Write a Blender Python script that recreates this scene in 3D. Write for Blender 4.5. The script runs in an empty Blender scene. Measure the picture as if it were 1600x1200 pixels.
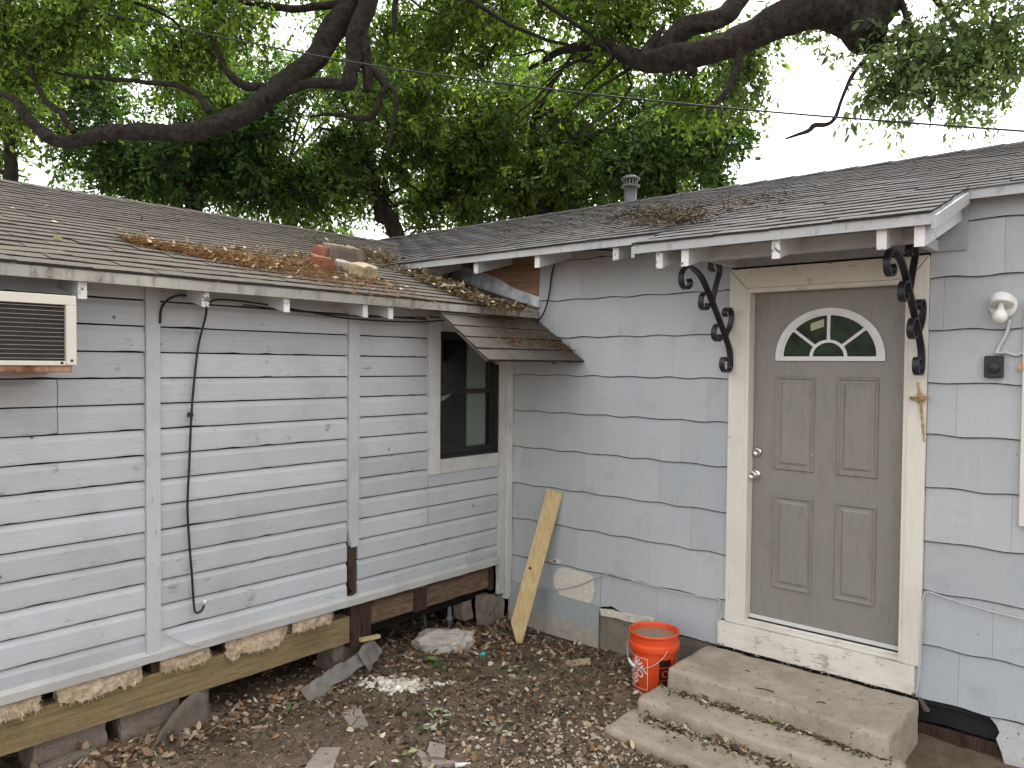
import bpy, bmesh, math, random
import numpy as np
from mathutils import Vector, Matrix, noise as mnoise

random.seed(7); rng = np.random.default_rng(7)
PI = math.pi; R_ = math.radians
scene = bpy.context.scene
C = scene.collection

# ------------------------------------------------------------------ camera
F_PX = 1209.67
CAM = Vector((-4.63, -4.005, 2.02))
CR = Vector((0.65266, -0.7576, 0.00878)); CD = Vector((-0.01337, -0.0231, -0.99964)); CF = Vector((0.75753, 0.65231, -0.0252))
cam_d = bpy.data.cameras.new('camera'); cam = bpy.data.objects.new('camera', cam_d); C.objects.link(cam)
cam_d.sensor_width = 36.0; cam_d.lens = F_PX * 36 / 1600; cam_d.clip_end = 500; cam_d.clip_start = 0.05
m = Matrix.Identity(4)
for i in range(3):
    m[i][0] = CR[i]; m[i][1] = -CD[i]; m[i][2] = -CF[i]; m[i][3] = CAM[i]
cam.matrix_world = m
scene.camera = cam

# ------------------------------------------------------------------ sky, sun, exposure
SUN_EL = R_(50); SUN_AZ = R_(20)          # azimuth of the sun as an angle in the XY plane
world = bpy.data.worlds.new('World'); scene.world = world; world.use_nodes = True
wn = world.node_tree.nodes; wl = world.node_tree.links; wn.clear()
sky = wn.new('ShaderNodeTexSky'); sky.sky_type = 'NISHITA'; sky.sun_disc = False
sky.sun_elevation = SUN_EL; sky.sun_rotation = PI / 2 - SUN_AZ
sky.air_density = 1.0; sky.dust_density = 7.0; sky.ozone_density = 1.0
hsv = wn.new('ShaderNodeHueSaturation'); hsv.inputs['Saturation'].default_value = 0.22
bg = wn.new('ShaderNodeBackground'); bg.inputs['Strength'].default_value = 0.15
wo = wn.new('ShaderNodeOutputWorld')
cloud = wn.new('ShaderNodeMix'); cloud.data_type = 'RGBA'; cloud.inputs[0].default_value = .72; cloud.inputs[7].default_value = (4.5, 4.55, 4.65, 1)      # even overcast veil over the sky
wl.new(sky.outputs[0], hsv.inputs['Color']); wl.new(hsv.outputs[0], cloud.inputs[6]); wl.new(cloud.outputs[2], bg.inputs['Color']); wl.new(bg.outputs[0], wo.inputs['Surface'])
sd = bpy.data.lights.new('sun', 'SUN'); sd.energy = 1.2; sd.angle = R_(35); sd.color = (1.0, 0.96, 0.9)
sun = bpy.data.objects.new('sun', sd); C.objects.link(sun)
sdir = Vector((math.cos(SUN_AZ) * math.cos(SUN_EL), math.sin(SUN_AZ) * math.cos(SUN_EL), math.sin(SUN_EL)))
sun.rotation_euler = sdir.to_track_quat('Z', 'Y').to_euler()
vs = scene.view_settings; vs.view_transform = 'Standard'; vs.look = 'None'; vs.gamma = 1.0; vs.exposure = 1.75
try: vs.use_curve_mapping = False
except Exception: pass
scene.cycles.max_bounces = 5; scene.cycles.diffuse_bounces = 3; scene.cycles.use_adaptive_sampling = True; scene.cycles.adaptive_threshold = .03; scene.cycles.transparent_max_bounces = 6

# ------------------------------------------------------------------ helpers
def ray(u, v): return CR * ((u - 800) / F_PX) + CD * ((v - 600) / F_PX) + CF
def at(u, v, d): return CAM + ray(u, v) * d
def on(axis, val, u, v):
    r = ray(u, v); t = (val - CAM[axis]) / r[axis]; return CAM + r * t
def proj(p):
    q = Vector(p) - CAM; z = q.dot(CF)
    return 800 + F_PX * q.dot(CR) / z, 600 + F_PX * q.dot(CD) / z, z

class MB:
    def __init__(s): s.v = []; s.f = []; s.m = []; s.s = []
    def add(s, vs, fs, mi=0, sm=False):
        o = len(s.v); s.v += [tuple(p) for p in vs]
        for f in fs:
            s.f.append([i + o for i in f]); s.m.append(mi); s.s.append(sm)
        return s
    def box(s, x0, x1, y0, y1, z0, z1, mi=0, ch=0.0, M=None):
        if ch <= 0:
            vs = [Vector((x, y, z)) for z in (z0, z1) for y in (y0, y1) for x in (x0, x1)]
            fs = [(0, 2, 3, 1), (4, 5, 7, 6), (0, 1, 5, 4), (2, 6, 7, 3), (0, 4, 6, 2), (1, 3, 7, 5)]
        else:
            bm = bmesh.new(); bmesh.ops.create_cube(bm, size=1)
            for v in bm.verts: v.co = Vector(((x0 + x1) / 2 + v.co.x * (x1 - x0), (y0 + y1) / 2 + v.co.y * (y1 - y0), (z0 + z1) / 2 + v.co.z * (z1 - z0)))
            bmesh.ops.bevel(bm, geom=bm.edges[:], offset=ch, segments=1, affect='EDGES', profile=0.5)
            bm.verts.index_update(); vs = [v.co.copy() for v in bm.verts]; fs = [[v.index for v in f.verts] for f in bm.faces]; bm.free()
        if M is not None: vs = [M @ v for v in vs]
        return s.add(vs, fs, mi)
    def tube(s, pts, rad, n=8, mi=0, cap=True, sm=True, wob=0.0):
        pts = [Vector(p) for p in pts]; k = len(pts)
        if not hasattr(rad, '__len__'): rad = [rad] * k
        t0 = (pts[1] - pts[0]).normalized(); up = Vector((0, 0, 1)) if abs(t0.z) < .9 else Vector((1, 0, 0))
        a = t0.cross(up).normalized(); vs = []; fs = []
        for i, p in enumerate(pts):
            t = (pts[min(i + 1, k - 1)] - pts[max(i - 1, 0)]).normalized()
            a = (a - t * a.dot(t)).normalized(); b = t.cross(a)
            for j in range(n):
                th = 2 * PI * j / n; r = rad[i]
                if wob: r *= 1 + wob * mnoise.noise(p * 3 + Vector((math.cos(th), math.sin(th), 0)) * 1.5)
                vs.append(p + (a * math.cos(th) + b * math.sin(th)) * r)
        for i in range(k - 1):
            for j in range(n):
                fs.append((i * n + j, i * n + (j + 1) % n, (i + 1) * n + (j + 1) % n, (i + 1) * n + j))
        if cap: fs += [tuple(range(n))[::-1], tuple(range((k - 1) * n, k * n))]
        return s.add(vs, fs, mi, sm)
    def lathe(s, prof, n=24, c=(0, 0, 0), mi=0, M=None, sm=True):
        vs = []; fs = []; k = len(prof); c = Vector(c)
        for r, z in prof:
            for j in range(n):
                th = 2 * PI * j / n; p = Vector((r * math.cos(th), r * math.sin(th), z))
                vs.append(c + (M @ p if M is not None else p))
        for i in range(k - 1):
            for j in range(n): fs.append((i * n + j, i * n + (j + 1) % n, (i + 1) * n + (j + 1) % n, (i + 1) * n + j))
        return s.add(vs, fs, mi, sm)
    def prism(s, poly, h, fn, mi=0):
        """poly: 2-D outline, h: (h0,h1); fn(a,b,h) -> point"""
        n = len(poly); vs = [fn(a, b, h[0]) for a, b in poly] + [fn(a, b, h[1]) for a, b in poly]
        fs = [tuple(range(n))[::-1], tuple(range(n, 2 * n))] + [(i, (i + 1) % n, (i + 1) % n + n, i + n) for i in range(n)]
        return s.add(vs, fs, mi)
    def mesh(s, name, mats):
        me = bpy.data.meshes.new(name); me.from_pydata(s.v, [], s.f); me.update()
        for m_ in (mats if isinstance(mats, (list, tuple)) else [mats]): me.materials.append(m_)
        me.polygons.foreach_set('material_index', s.m); me.polygons.foreach_set('use_smooth', s.s)
        bm = bmesh.new(); bm.from_mesh(me); bmesh.ops.recalc_face_normals(bm, faces=bm.faces[:]); bm.to_mesh(me); bm.free()
        return me
    def build(s, name, mats, parent=None, **kw): return link(name, s.mesh(name, mats), parent, **kw)

def link(name, data, parent=None, M=None, **kw):
    o = bpy.data.objects.new(name, data); C.objects.link(o)
    if parent is not None: o.parent = parent
    if M is not None: o.matrix_basis = M
    return tag(o, **kw)
def tag(o, label=None, cat=None, group=None, kind=None):
    if label: o['label'] = label
    if cat: o['category'] = cat
    if group: o['group'] = group
    if kind: o['kind'] = kind
    return o
def thing(name, label, cat, group=None, loc=(0, 0, 0)):
    o = bpy.data.objects.new(name, None); C.objects.link(o); o.location = loc; o.empty_display_size = .1
    return tag(o, label, cat, group)
def smooth_path(pts, n=8):
    pts = [Vector(p) for p in pts]; out = []
    P = [pts[0] * 2 - pts[1]] + pts + [pts[-1] * 2 - pts[-2]]
    for i in range(1, len(P) - 2):
        for j in range(n):
            t = j / n; a, b, c, d = P[i - 1], P[i], P[i + 1], P[i + 2]
            out.append(.5 * ((2 * b) + (c - a) * t + (2 * a - 5 * b + 4 * c - d) * t * t + (-a + 3 * b - 3 * c + d) * t ** 3))
    out.append(pts[-1]); return out
def lerp_list(vals, n):
    k = len(vals) - 1; return [vals[min(int(t * k), k - 1)] * (1 - (t * k - min(int(t * k), k - 1))) + vals[min(int(t * k), k - 1) + 1] * (t * k - min(int(t * k), k - 1)) for t in [i / (n - 1) for i in range(n)]]
def fbm(p, o=3): return mnoise.fractal(Vector(p), 1.0, 2.0, o)

# ------------------------------------------------------------------ materials
class NT:
    def __init__(s, name):
        s.m = bpy.data.materials.new(name); s.m.use_nodes = True; s.n = s.m.node_tree.nodes; s.l = s.m.node_tree.links
        s.n.clear(); s.out = s.n.new('ShaderNodeOutputMaterial'); s.b = s.n.new('ShaderNodeBsdfPrincipled'); s.l.new(s.b.outputs[0], s.out.inputs[0])
        s.geo = s.n.new('ShaderNodeNewGeometry'); s.oi = None
    def vec(s, sc=(1, 1, 1), obj=False, rnd=False):
        if obj: src = s.n.new('ShaderNodeTexCoord').outputs['Object']
        else: src = s.geo.outputs['Position']
        mp = s.n.new('ShaderNodeMapping'); mp.inputs['Scale'].default_value = sc; s.l.new(src, mp.inputs[0])
        if rnd:
            mul = s.n.new('ShaderNodeVectorMath'); mul.operation = 'SCALE'; mul.inputs[0].default_value = (37, 19, 53); s.l.new(s.rand(), mul.inputs['Scale'])
            s.l.new(mul.outputs[0], mp.inputs['Location'])
        return mp.outputs[0]
    def rand(s):
        if s.oi is None: s.oi = s.n.new('ShaderNodeObjectInfo')
        return s.oi.outputs['Random']
    def noise(s, v, scale, det=4, rough=.6, dist=0):
        t = s.n.new('ShaderNodeTexNoise'); t.inputs['Scale'].default_value = scale; t.inputs['Detail'].default_value = det; t.inputs['Roughness'].default_value = rough; t.inputs['Distortion'].default_value = dist
        s.l.new(v, t.inputs['Vector']); return t.outputs['Fac']
    def voro(s, v, scale, feat='F1'):
        t = s.n.new('ShaderNodeTexVoronoi'); t.feature = feat; t.inputs['Scale'].default_value = scale; s.l.new(v, t.inputs['Vector']); return t.outputs['Distance']
    def ramp(s, f, a, b, inv=False):
        t = s.n.new('ShaderNodeMapRange'); t.inputs[1].default_value = a; t.inputs[2].default_value = b
        t.inputs[3].default_value = 1 if inv else 0; t.inputs[4].default_value = 0 if inv else 1; s.l.new(f, t.inputs[0]); return t.outputs[0]
    def math(s, op, a, b):
        t = s.n.new('ShaderNodeMath'); t.operation = op
        for i, x in enumerate((a, b)):
            if isinstance(x, (int, float)): t.inputs[i].default_value = x
            else: s.l.new(x, t.inputs[i])
        return t.outputs[0]
    def mix(s, f, a, b, mode='MIX'):
        t = s.n.new('ShaderNodeMix'); t.data_type = 'RGBA'; t.blend_type = mode
        for sock, x in ((t.inputs[0], f), (t.inputs[6], a), (t.inputs[7], b)):
            if isinstance(x, (int, float)): sock.default_value = x
            elif isinstance(x, tuple): sock.default_value = (*x, 1) if len(x) == 3 else x
            else: s.l.new(x, sock)
        return t.outputs[2]
    def vary(s, col, f, lo, hi):
        t = s.n.new('ShaderNodeMapRange'); t.inputs[3].default_value = lo; t.inputs[4].default_value = hi; s.l.new(f, t.inputs[0])
        v = s.n.new('ShaderNodeVectorMath'); v.operation = 'SCALE'
        if isinstance(col, tuple): v.inputs[0].default_value = col
        else: s.l.new(col, v.inputs[0])
        s.l.new(t.outputs[0], v.inputs['Scale']); return v.outputs[0]
    def col(s, c):
        if isinstance(c, tuple): s.b.inputs['Base Color'].default_value = (*c, 1)
        else: s.l.new(c, s.b.inputs['Base Color'])
    def bump(s, h, st=.3, dist=.01):
        t = s.n.new('ShaderNodeBump'); t.inputs['Strength'].default_value = st; t.inputs['Distance'].default_value = dist
        s.l.new(h, t.inputs['Height']); s.l.new(t.outputs[0], s.b.inputs['Normal'])
    def fin(s, rough=.7, spec=.3, metal=0.):
        s.b.inputs['Roughness'].default_value = rough; s.b.inputs['Specular IOR Level'].default_value = spec; s.b.inputs['Metallic'].default_value = metal; return s.m

def simple(name, c, rough=.6, spec=.3, metal=0., var=.25, scale=12, bump=.15, det=5):
    t = NT(name); f = t.noise(t.vec(), scale, det)
    t.col(t.vary(c, f, 1 - var * 1.6, 1 + var * 1.6)); t.bump(t.noise(t.vec(), scale * 4, 4), bump, .004); return t.fin(rough, spec, metal)

def painted_wood(name, c, grain, chip=(.19, .175, .16), chip_lo=.66, rnd=.10, dirt=(.55, .5, .45), dirt_amt=.35, base=None):
    """old paint over wood; grain = scale vector stretched along the boards"""
    t = NT(name); v = t.vec(grain, rnd=True); g = t.noise(v, 6, 8, .7)
    col = t.vary(c, g, .80, 1.16)
    col = t.vary(col, t.rand(), 1 - rnd, 1 + rnd)
    d = t.ramp(t.noise(t.vec(), 2.3, 6, .65), .48, .75)
    col = t.mix(t.math('MULTIPLY', d, dirt_amt), col, t.mix(1.0, col, dirt, 'MULTIPLY'))
    big = t.noise(t.vec(rnd=True), 9, 4, .6); fine = t.noise(v, 14, 8, .75)
    cm = t.ramp(t.math('ADD', t.math('MULTIPLY', big, .45), t.math('MULTIPLY', fine, .55)), chip_lo - .012, chip_lo + .012)
    col = t.mix(cm, col, chip)
    cr_ = t.ramp(t.noise(t.vec(tuple(x * 2.2 for x in grain), rnd=True), 3.0, 3, .55), .70, .725); cr_ = t.math('MULTIPLY', cr_, t.ramp(big, .46, .56)); col = t.mix(t.math('MULTIPLY', cr_, .75), col, (.12, .11, .105))
    sp = t.ramp(t.voro(t.vec(rnd=True), 5.5), .035, .055, True)
    sp = t.math('MULTIPLY', sp, t.ramp(t.noise(t.vec(), 1.7), .48, .55))
    col = t.mix(t.math('MULTIPLY', sp, .8), col, (.06, .05, .05))
    t.col(col); t.bump(t.math('SUBTRACT', t.noise(v, 18, 8, .75), t.math('MULTIPLY', cm, .5)), .35, .004); return t.fin(.62, .25)

PAINT = (.445, .462, .477)
m_siding = painted_wood('siding_paint', PAINT, (1.2, 3, 22), chip_lo=.612)
m_batten = painted_wood('batten_paint', (.475, .485, .50), (18, 18, 1.0), chip_lo=.61)
m_trim = painted_wood('trim_paint', (.48, .475, .45), (1.2, 3, 24), chip_lo=.60, dirt_amt=.6)
m_trimv = painted_wood('trim_paint_upright', (.56, .555, .53), (20, 20, 1.0), chip_lo=.60, dirt_amt=.5)
m_cream = painted_wood('cream_paint', (.68, .65, .57), (16, 16, .9), chip=(.30, .2, .13), chip_lo=.66, dirt_amt=.3, rnd=.03)
m_creamh = painted_wood('cream_paint_level', (.68, .65, .58), (16, 1.0, 18), chip=(.28, .22, .17), chip_lo=.585, dirt_amt=.5, rnd=.03)
m_rafter = painted_wood('rafter_paint', (.50, .52, .55), (3, 3, 6), chip_lo=.64)
m_grime_shade = simple('grime_shade_edge', (.028, .027, .028), .9, .1, var=.3)  # near-black for dirty edges, also painting in shade between the courses
m_bark_dark = None

def shingle_wall_mat():
    t = NT('cement_shingle_paint'); v = t.vec((1, 34, 1.2), rnd=True); g = t.noise(v, 3.2, 6, .65)
    col = t.vary((.420, .436, .438), g, .88, 1.10); col = t.vary(col, t.rand(), .93, 1.07)
    big = t.noise(t.vec(), 1.1, 4, .6); col = t.mix(t.ramp(big, .4, .7), col, t.mix(1.0, col, (.93, .95, 1.0), 'MULTIPLY'))
    d = t.ramp(t.noise(t.vec((1, 2, 2.4)), 1.6, 6, .7), .54, .74); col = t.mix(t.math('MULTIPLY', d, .45), col, (.24, .24, .25))
    w = t.ramp(t.noise(t.vec((1, 4, 1.0)), 9, 6, .7), .70, .73); col = t.mix(t.math('MULTIPLY', w, .5), col, (.70, .71, .70))
    sp = t.ramp(t.voro(t.vec(rnd=True), 8), .03, .045, True); sp = t.math('MULTIPLY', sp, t.ramp(t.noise(t.vec(), 2.1), .5, .56))
    col = t.mix(t.math('MULTIPLY', sp, .7), col, (.07, .07, .07))
    t.col(col); t.bump(t.noise(v, 4, 6, .7), .25, .003); return t.fin(.6, .25)
m_cement = shingle_wall_mat()

def roof_mat(name, c1, c2):
    t = NT(name); gr = t.noise(t.vec(), 260, 2, .6); col = t.vary(c1, gr, .55, 1.5)
    col = t.vary(col, t.rand(), .80, 1.20)
    st = t.noise(t.vec(), 1.5, 5, .65); col = t.mix(t.ramp(st, .35, .72), col, t.vary(c2, gr, .55, 1.5))
    fine = t.noise(t.vec(rnd=True), 22, 5, .7); col = t.mix(t.math('MULTIPLY', t.ramp(fine, .56, .7), .35), col, (.05, .045, .04))
    lg = t.noise(t.vec(), 7, 5, .7); col = t.mix(t.math('MULTIPLY', t.ramp(lg, .6, .75), .5), col, (.20, .19, .15))
    t.col(col); t.bump(gr, .5, .003); return t.fin(.93, .15)
m_roofL = roof_mat('roof_shingle_brown', (.088, .078, .064), (.110, .096, .078))
m_roofR = roof_mat('roof_shingle_grey', (.092, .086, .081), (.112, .110, .112))
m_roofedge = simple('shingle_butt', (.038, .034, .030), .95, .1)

def fascia_mat():
    t = NT('stained_drip_edge'); s_ = t.noise(t.vec((16, 16, 5)), 1.0, 8, .75); col = t.mix(t.ramp(s_, .50, .72), (.33, .32, .275), (.06, .05, .04)); col = t.vary(col, t.noise(t.vec(), 2.2, 4), .6, 1.4)
    t.col(col); return t.fin(.5, .4)
m_fascia = fascia_mat()
def fascia2():
    t = NT('white_drip_edge'); s_ = t.noise(t.vec((18, 18, 5)), 1.0, 8, .75); col = t.mix(t.ramp(s_, .56, .74), (.37, .375, .37), (.08, .07, .06)); col = t.vary(col, t.noise(t.vec(), 2.2, 4), .75, 1.25)
    t.col(col); return t.fin(.4, .5)
m_drip = fascia2()
m_peel = painted_wood('peeled_end', (.66, .65, .62), (3, 3, 3), chip_lo=.545, chip=(.12, .11, .10))
m_soffit = painted_wood('soffit_paint', (.36, .38, .41), (3, 3, 3), chip_lo=.7)
m_door = None
def door_mat():
    t = NT('taupe_door_paint'); f = t.noise(t.vec(), 3, 5, .6); col = t.vary((.228, .214, .188), f, .92, 1.08)
    g = t.noise(t.vec((1, 5, 1.2)), 5, 6, .7); col = t.mix(t.math('MULTIPLY', t.ramp(g, .52, .72), .45), col, (.12, .115, .105)); k_ = t.ramp(t.noise(t.vec((1, 3, .8)), 16, 6, .75), .64, .67); col = t.mix(t.math('MULTIPLY', k_, .35), col, (.33, .31, .28))
    sp = t.ramp(t.voro(t.vec(), 7), .03, .045, True); sp = t.math('MULTIPLY', sp, t.ramp(t.noise(t.vec(), 2.3), .52, .58)); col = t.mix(t.math('MULTIPLY', sp, .7), col, (.5, .5, .48))
    t.col(col); t.bump(t.noise(t.vec((1, 6, 1.2)), 60, 3), .06, .002); return t.fin(.42, .4)
m_door = door_mat()
def concrete(name, c, c2=(.17, .14, .11)):
    t = NT(name); f = t.noise(t.vec(), 6, 8, .75); col = t.vary(c, f, .5, 1.5); s_ = t.noise(t.vec(), 2.1, 6, .65)
    col = t.mix(t.math('MULTIPLY', t.ramp(s_, .48, .72), .7), col, c2)
    agg = t.voro(t.vec(), 85); col = t.mix(t.math('MULTIPLY', t.ramp(agg, .0, .35, True), .35), col, (.52, .46, .38))
    pit = t.ramp(t.noise(t.vec(), 38, 5, .7), .62, .68); col = t.mix(t.math('MULTIPLY', pit, .75), col, (.09, .075, .06))
    t.col(col); t.bump(t.math('SUBTRACT', t.noise(t.vec(), 70, 6, .75), t.math('MULTIPLY', pit, 1.2)), .8, .012); return t.fin(.92, .15)
m_conc = concrete('step_concrete', (.41, .35, .275), (.19, .145, .105))
m_found = concrete('foundation_concrete', (.27, .235, .185), (.12, .11, .10))
m_block = concrete('pier_block', (.21, .17, .135), (.12, .09, .07))
m_lime = concrete('whitewashed_foundation', (.55, .55, .54), (.38, .36, .34))
m_tile = concrete('tile_face', (.36, .31, .27), (.25, .21, .18))
m_rock = concrete('pale_rock', (.44, .40, .35), (.25, .21, .17))
m_sand = concrete('sandstone', (.42, .335, .215), (.27, .20, .12))
m_brick = concrete('red_brick', (.26, .10, .065), (.13, .075, .055))

def wood(name, c, c2, vec, sc=5, dist=2.0, knots=False, rough=.75):
    t = NT(name); v = t.vec(vec, rnd=True); g = t.noise(v, sc, 6, .65, dist); col = t.mix(t.ramp(g, .38, .62), c, c2)
    f = t.noise(v, sc * 7, 5, .7); col = t.vary(col, f, .78, 1.22)
    t.col(col); t.bump(f, .35, .004); return t.fin(rough, .25)
def pt_mat():
    t = NT('treated_lumber'); v = t.vec((1.0, 9, 16), rnd=True); g_ = t.noise(v, 3, 7, .7, 1.2); col = t.mix(t.ramp(g_, .36, .64), (.275, .205, .105), (.155, .112, .056))
    sp = t.noise(t.vec((.6, 1, 1)), 90, 4, .8); col = t.vary(col, sp, .45, 1.55); col = t.mix(t.math('MULTIPLY', t.ramp(t.noise(t.vec(), 4, 5), .5, .72), .5), col, (.10, .075, .045))
    t.col(col); t.bump(sp, .5, .004); return t.fin(.85, .2)
m_pt = pt_mat()
m_rot = wood('rotten_wood', (.11, .062, .038), (.035, .022, .016), (1.2, 14, 14), 4)
m_rotv = wood('rotten_wood_upright', (.075, .04, .026), (.022, .015, .012), (16, 16, 1.2), 4)
m_weath = wood('weathered_joist', (.20, .135, .085), (.08, .05, .033), (1.0, 12, 12), 4)
m_weathgrey = wood('grey_weathered_deck', (.13, .115, .10), (.06, .052, .045), (1.0, 10, 10), 4)
m_plank = wood('new_pine', (.53, .41, .215), (.42, .30, .135), (40, 40, 1.4), 1.2, .3)
m_ply = wood('plywood', (.30, .185, .115), (.19, .11, .065), (5, 1.0, 14), 3)
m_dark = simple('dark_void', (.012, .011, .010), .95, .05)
m_felt = simple('black_felt', (.018, .018, .019), .8, .2, var=.4)
m_iron = simple('black_iron', (.012, .013, .017), .42, .5, var=.3, scale=30, bump=.3)
m_cable = simple('black_cable', (.012, .012, .013), .5, .4)
m_white = simple('white_plastic', (.68, .68, .66), .45, .4, var=.08)
m_wire = simple('white_wire', (.44, .445, .44), .5, .3, var=.1)
m_acbody = simple('ac_cream', (.60, .57, .49), .45, .4, var=.08, scale=6)
def rust_mat():
    t = NT('rusty_pan'); f = t.noise(t.vec(), 9, 6, .7); t.col(t.mix(t.ramp(f, .42, .6), (.40, .25, .16), (.16, .055, .02))); return t.fin(.8, .2)
m_rust = rust_mat()
m_fin = simple('condenser_fins', (.030, .027, .023), .7, .3, var=.5, scale=20)
m_wiregrill = simple('grille_wire', (.20, .19, .17), .4, .5)
m_flash = None
def flash_mat():
    t = NT('silver_flashing'); f = t.noise(t.vec(), 9, 6, .7); t.col(t.mix(t.ramp(f, .45, .66), (.56, .58, .59), (.26, .27, .27)))
    t.bump(t.noise(t.vec(), 11, 5), .7, .02); return t.fin(.42, .5, .35)
m_flash = flash_mat()
m_galv = simple('galvanised_vent', (.11, .113, .11), .5, .5, .4, var=.2)
m_chrome = simple('satin_nickel', (.62, .60, .56), .25, .5, 1.0, var=.05)
m_gypsum = simple('interior_wall', (.62, .62, .58), .9, .1, var=.05)
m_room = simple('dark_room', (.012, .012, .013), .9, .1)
m_sash = simple('black_sash', (.022, .02, .018), .6, .3, var=.5, scale=30)
def glass_mat(name, c, r=.05):
    t = NT(name); t.col(c); t.b.inputs['Transmission Weight'].default_value = 0.0
    n = t.noise(t.vec(), 3, 5, .7)
    tr = t.n.new('ShaderNodeBsdfTransparent'); tr.inputs[0].default_value = (.72, .76, .74, 1)
    gl = t.n.new('ShaderNodeBsdfGlossy'); gl.inputs['Roughness'].default_value = r
    fr = t.n.new('ShaderNodeLayerWeight'); fr.inputs[0].default_value = .5; fz_ = t.math('ADD', t.math('MULTIPLY', t.math('POWER', fr.outputs['Facing'], 5), .9), .04)
    df = t.n.new('ShaderNodeBsdfDiffuse'); df.inputs[0].default_value = (.20, .20, .18, 1)
    m1 = t.n.new('ShaderNodeMixShader'); m2 = t.n.new('ShaderNodeMixShader')
    t.l.new(t.math('MULTIPLY', t.ramp(n, .35, .8), .07), m1.inputs[0]); t.l.new(tr.outputs[0], m1.inputs[1]); t.l.new(df.outputs[0], m1.inputs[2])
    t.l.new(fz_, m2.inputs[0]); t.l.new(m1.outputs[0], m2.inputs[1]); t.l.new(gl.outputs[0], m2.inputs[2])
    t.l.new(m2.outputs[0], t.out.inputs[0]); return t.m
m_glass = glass_mat('dusty_glass', (.02, .02, .02))
def fan_glass():
    t = NT('fanlight_glass'); f = t.noise(t.vec(), 14, 4); t.col(t.mix(t.ramp(f, .4, .65), (.008, .014, .007), (.022, .040, .013))); return t.fin(.12, .12)  # mottled green base colour paints in reflected foliage
m_fan = fan_glass()
m_paper = simple('old_paper', (.42, .43, .27), .8, .1, var=.08)
m_bulb = simple('frosted_bulb', (.74, .73, .68), .3, .4, var=.03)
m_box = simple('black_box', (.016, .02, .024), .45, .4)
m_palm = wood('dried_palm', (.48, .34, .18), (.30, .18, .09), (8, 8, 2), 4)
def plastic_orange():
    t = NT('orange_plastic'); f = t.noise(t.vec(), 7, 5, .65); col = t.vary((.72, .075, .016), f, .8, 1.15)
    d = t.ramp(t.noise(t.vec((1, 1, .6)), 12, 6, .7), .50, .72); col = t.mix(t.math('MULTIPLY', d, .45), col, (.34, .12, .06)); t.col(col); return t.fin(.36, .45)
m_orange = plastic_orange()
m_print_w = simple('white_print', (.72, .66, .62), .5, .3, var=.12, scale=60)
m_print_b = simple('black_print', (.03, .012, .01), .5, .3, var=.2)
def water_mat():
    t = NT('murky_water'); f = t.noise(t.vec(), 9, 4); t.col(t.mix(f, (.20, .165, .115), (.27, .23, .165))); return t.fin(.08, .5)
m_water = water_mat()
m_insul = simple('insulation_pink', (.46, .36, .25), .95, .05, var=.45, scale=25, bump=.8)
m_tin = simple('grey_shingle_scrap', (.13, .105, .085), .9, .15, var=.35, scale=18, bump=.5)
m_tin2 = simple('grey_roofing', (.185, .17, .155), .92, .12, var=.35, scale=14, bump=.6)
m_pipe = simple('grey_pipe', (.20, .22, .25), .5, .3)
m_plaster = simple('crumbled_plaster', (.62, .57, .48), .95, .1, var=.2, scale=40, bump=.7)
m_teal = simple('teal_plastic', (.05, .42, .36), .5, .3)
def bark():
    t = NT('bark'); v = t.vec((1, 1, 1)); f = t.noise(v, 14, 8, .7, .6); col = t.mix(t.ramp(f, .38, .66), (.018, .0145, .012), (.055, .045, .036))
    g = t.noise(v, 2.0, 4); col = t.mix(t.math('MULTIPLY', t.ramp(g, .5, .7), .3), col, (.05, .046, .04)); t.col(col); t.bump(f, 1.0, .05); return t.fin(.95, .1)
m_bark = bark()
def attr_mat(name, rough=.8, trans=0., spec=.2):
    t = NT(name); a = t.n.new('ShaderNodeAttribute'); a.attribute_name = 'Col'
    t.col(a.outputs['Color']); t.fin(rough, spec)
    if trans:
        tr = t.n.new('ShaderNodeBsdfTranslucent'); mx = t.n.new('ShaderNodeMixShader'); mx.inputs[0].default_value = trans
        hue = t.mix(1.0, a.outputs['Color'], (1.08, 1.28, .55), 'MULTIPLY'); t.l.new(hue, tr.inputs[0])
        t.l.new(t.b.outputs[0], mx.inputs[1]); t.l.new(tr.outputs[0], mx.inputs[2]); t.l.new(mx.outputs[0], t.out.inputs[0])
    return t.m
m_leaf = attr_mat('leaf', .5, .55, .3)
m_litter = attr_mat('dry_leaf', .85, .08)
m_stone = attr_mat('pebble', .9)
def dirt_mat():
    t = NT('dirt'); f = t.noise(t.vec(), 3, 8, .7); col = t.mix(t.ramp(f, .35, .68), (.105, .076, .053), (.24, .18, .13))
    g = t.noise(t.vec(), 55, 6, .75); col = t.vary(col, g, .5, 1.5)
    s_ = t.ramp(t.voro(t.vec(), 70), .06, .16, True); s_ = t.math('MULTIPLY', s_, t.ramp(t.noise(t.vec(), 6), .5, .6)); col = t.mix(t.math('MULTIPLY', s_, .6), col, (.30, .25, .19))
    t.col(col); t.bump(t.noise(t.vec(), 40, 8, .75), .8, .02); return t.fin(.95, .1)
m_dirt = dirt_mat()

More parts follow.
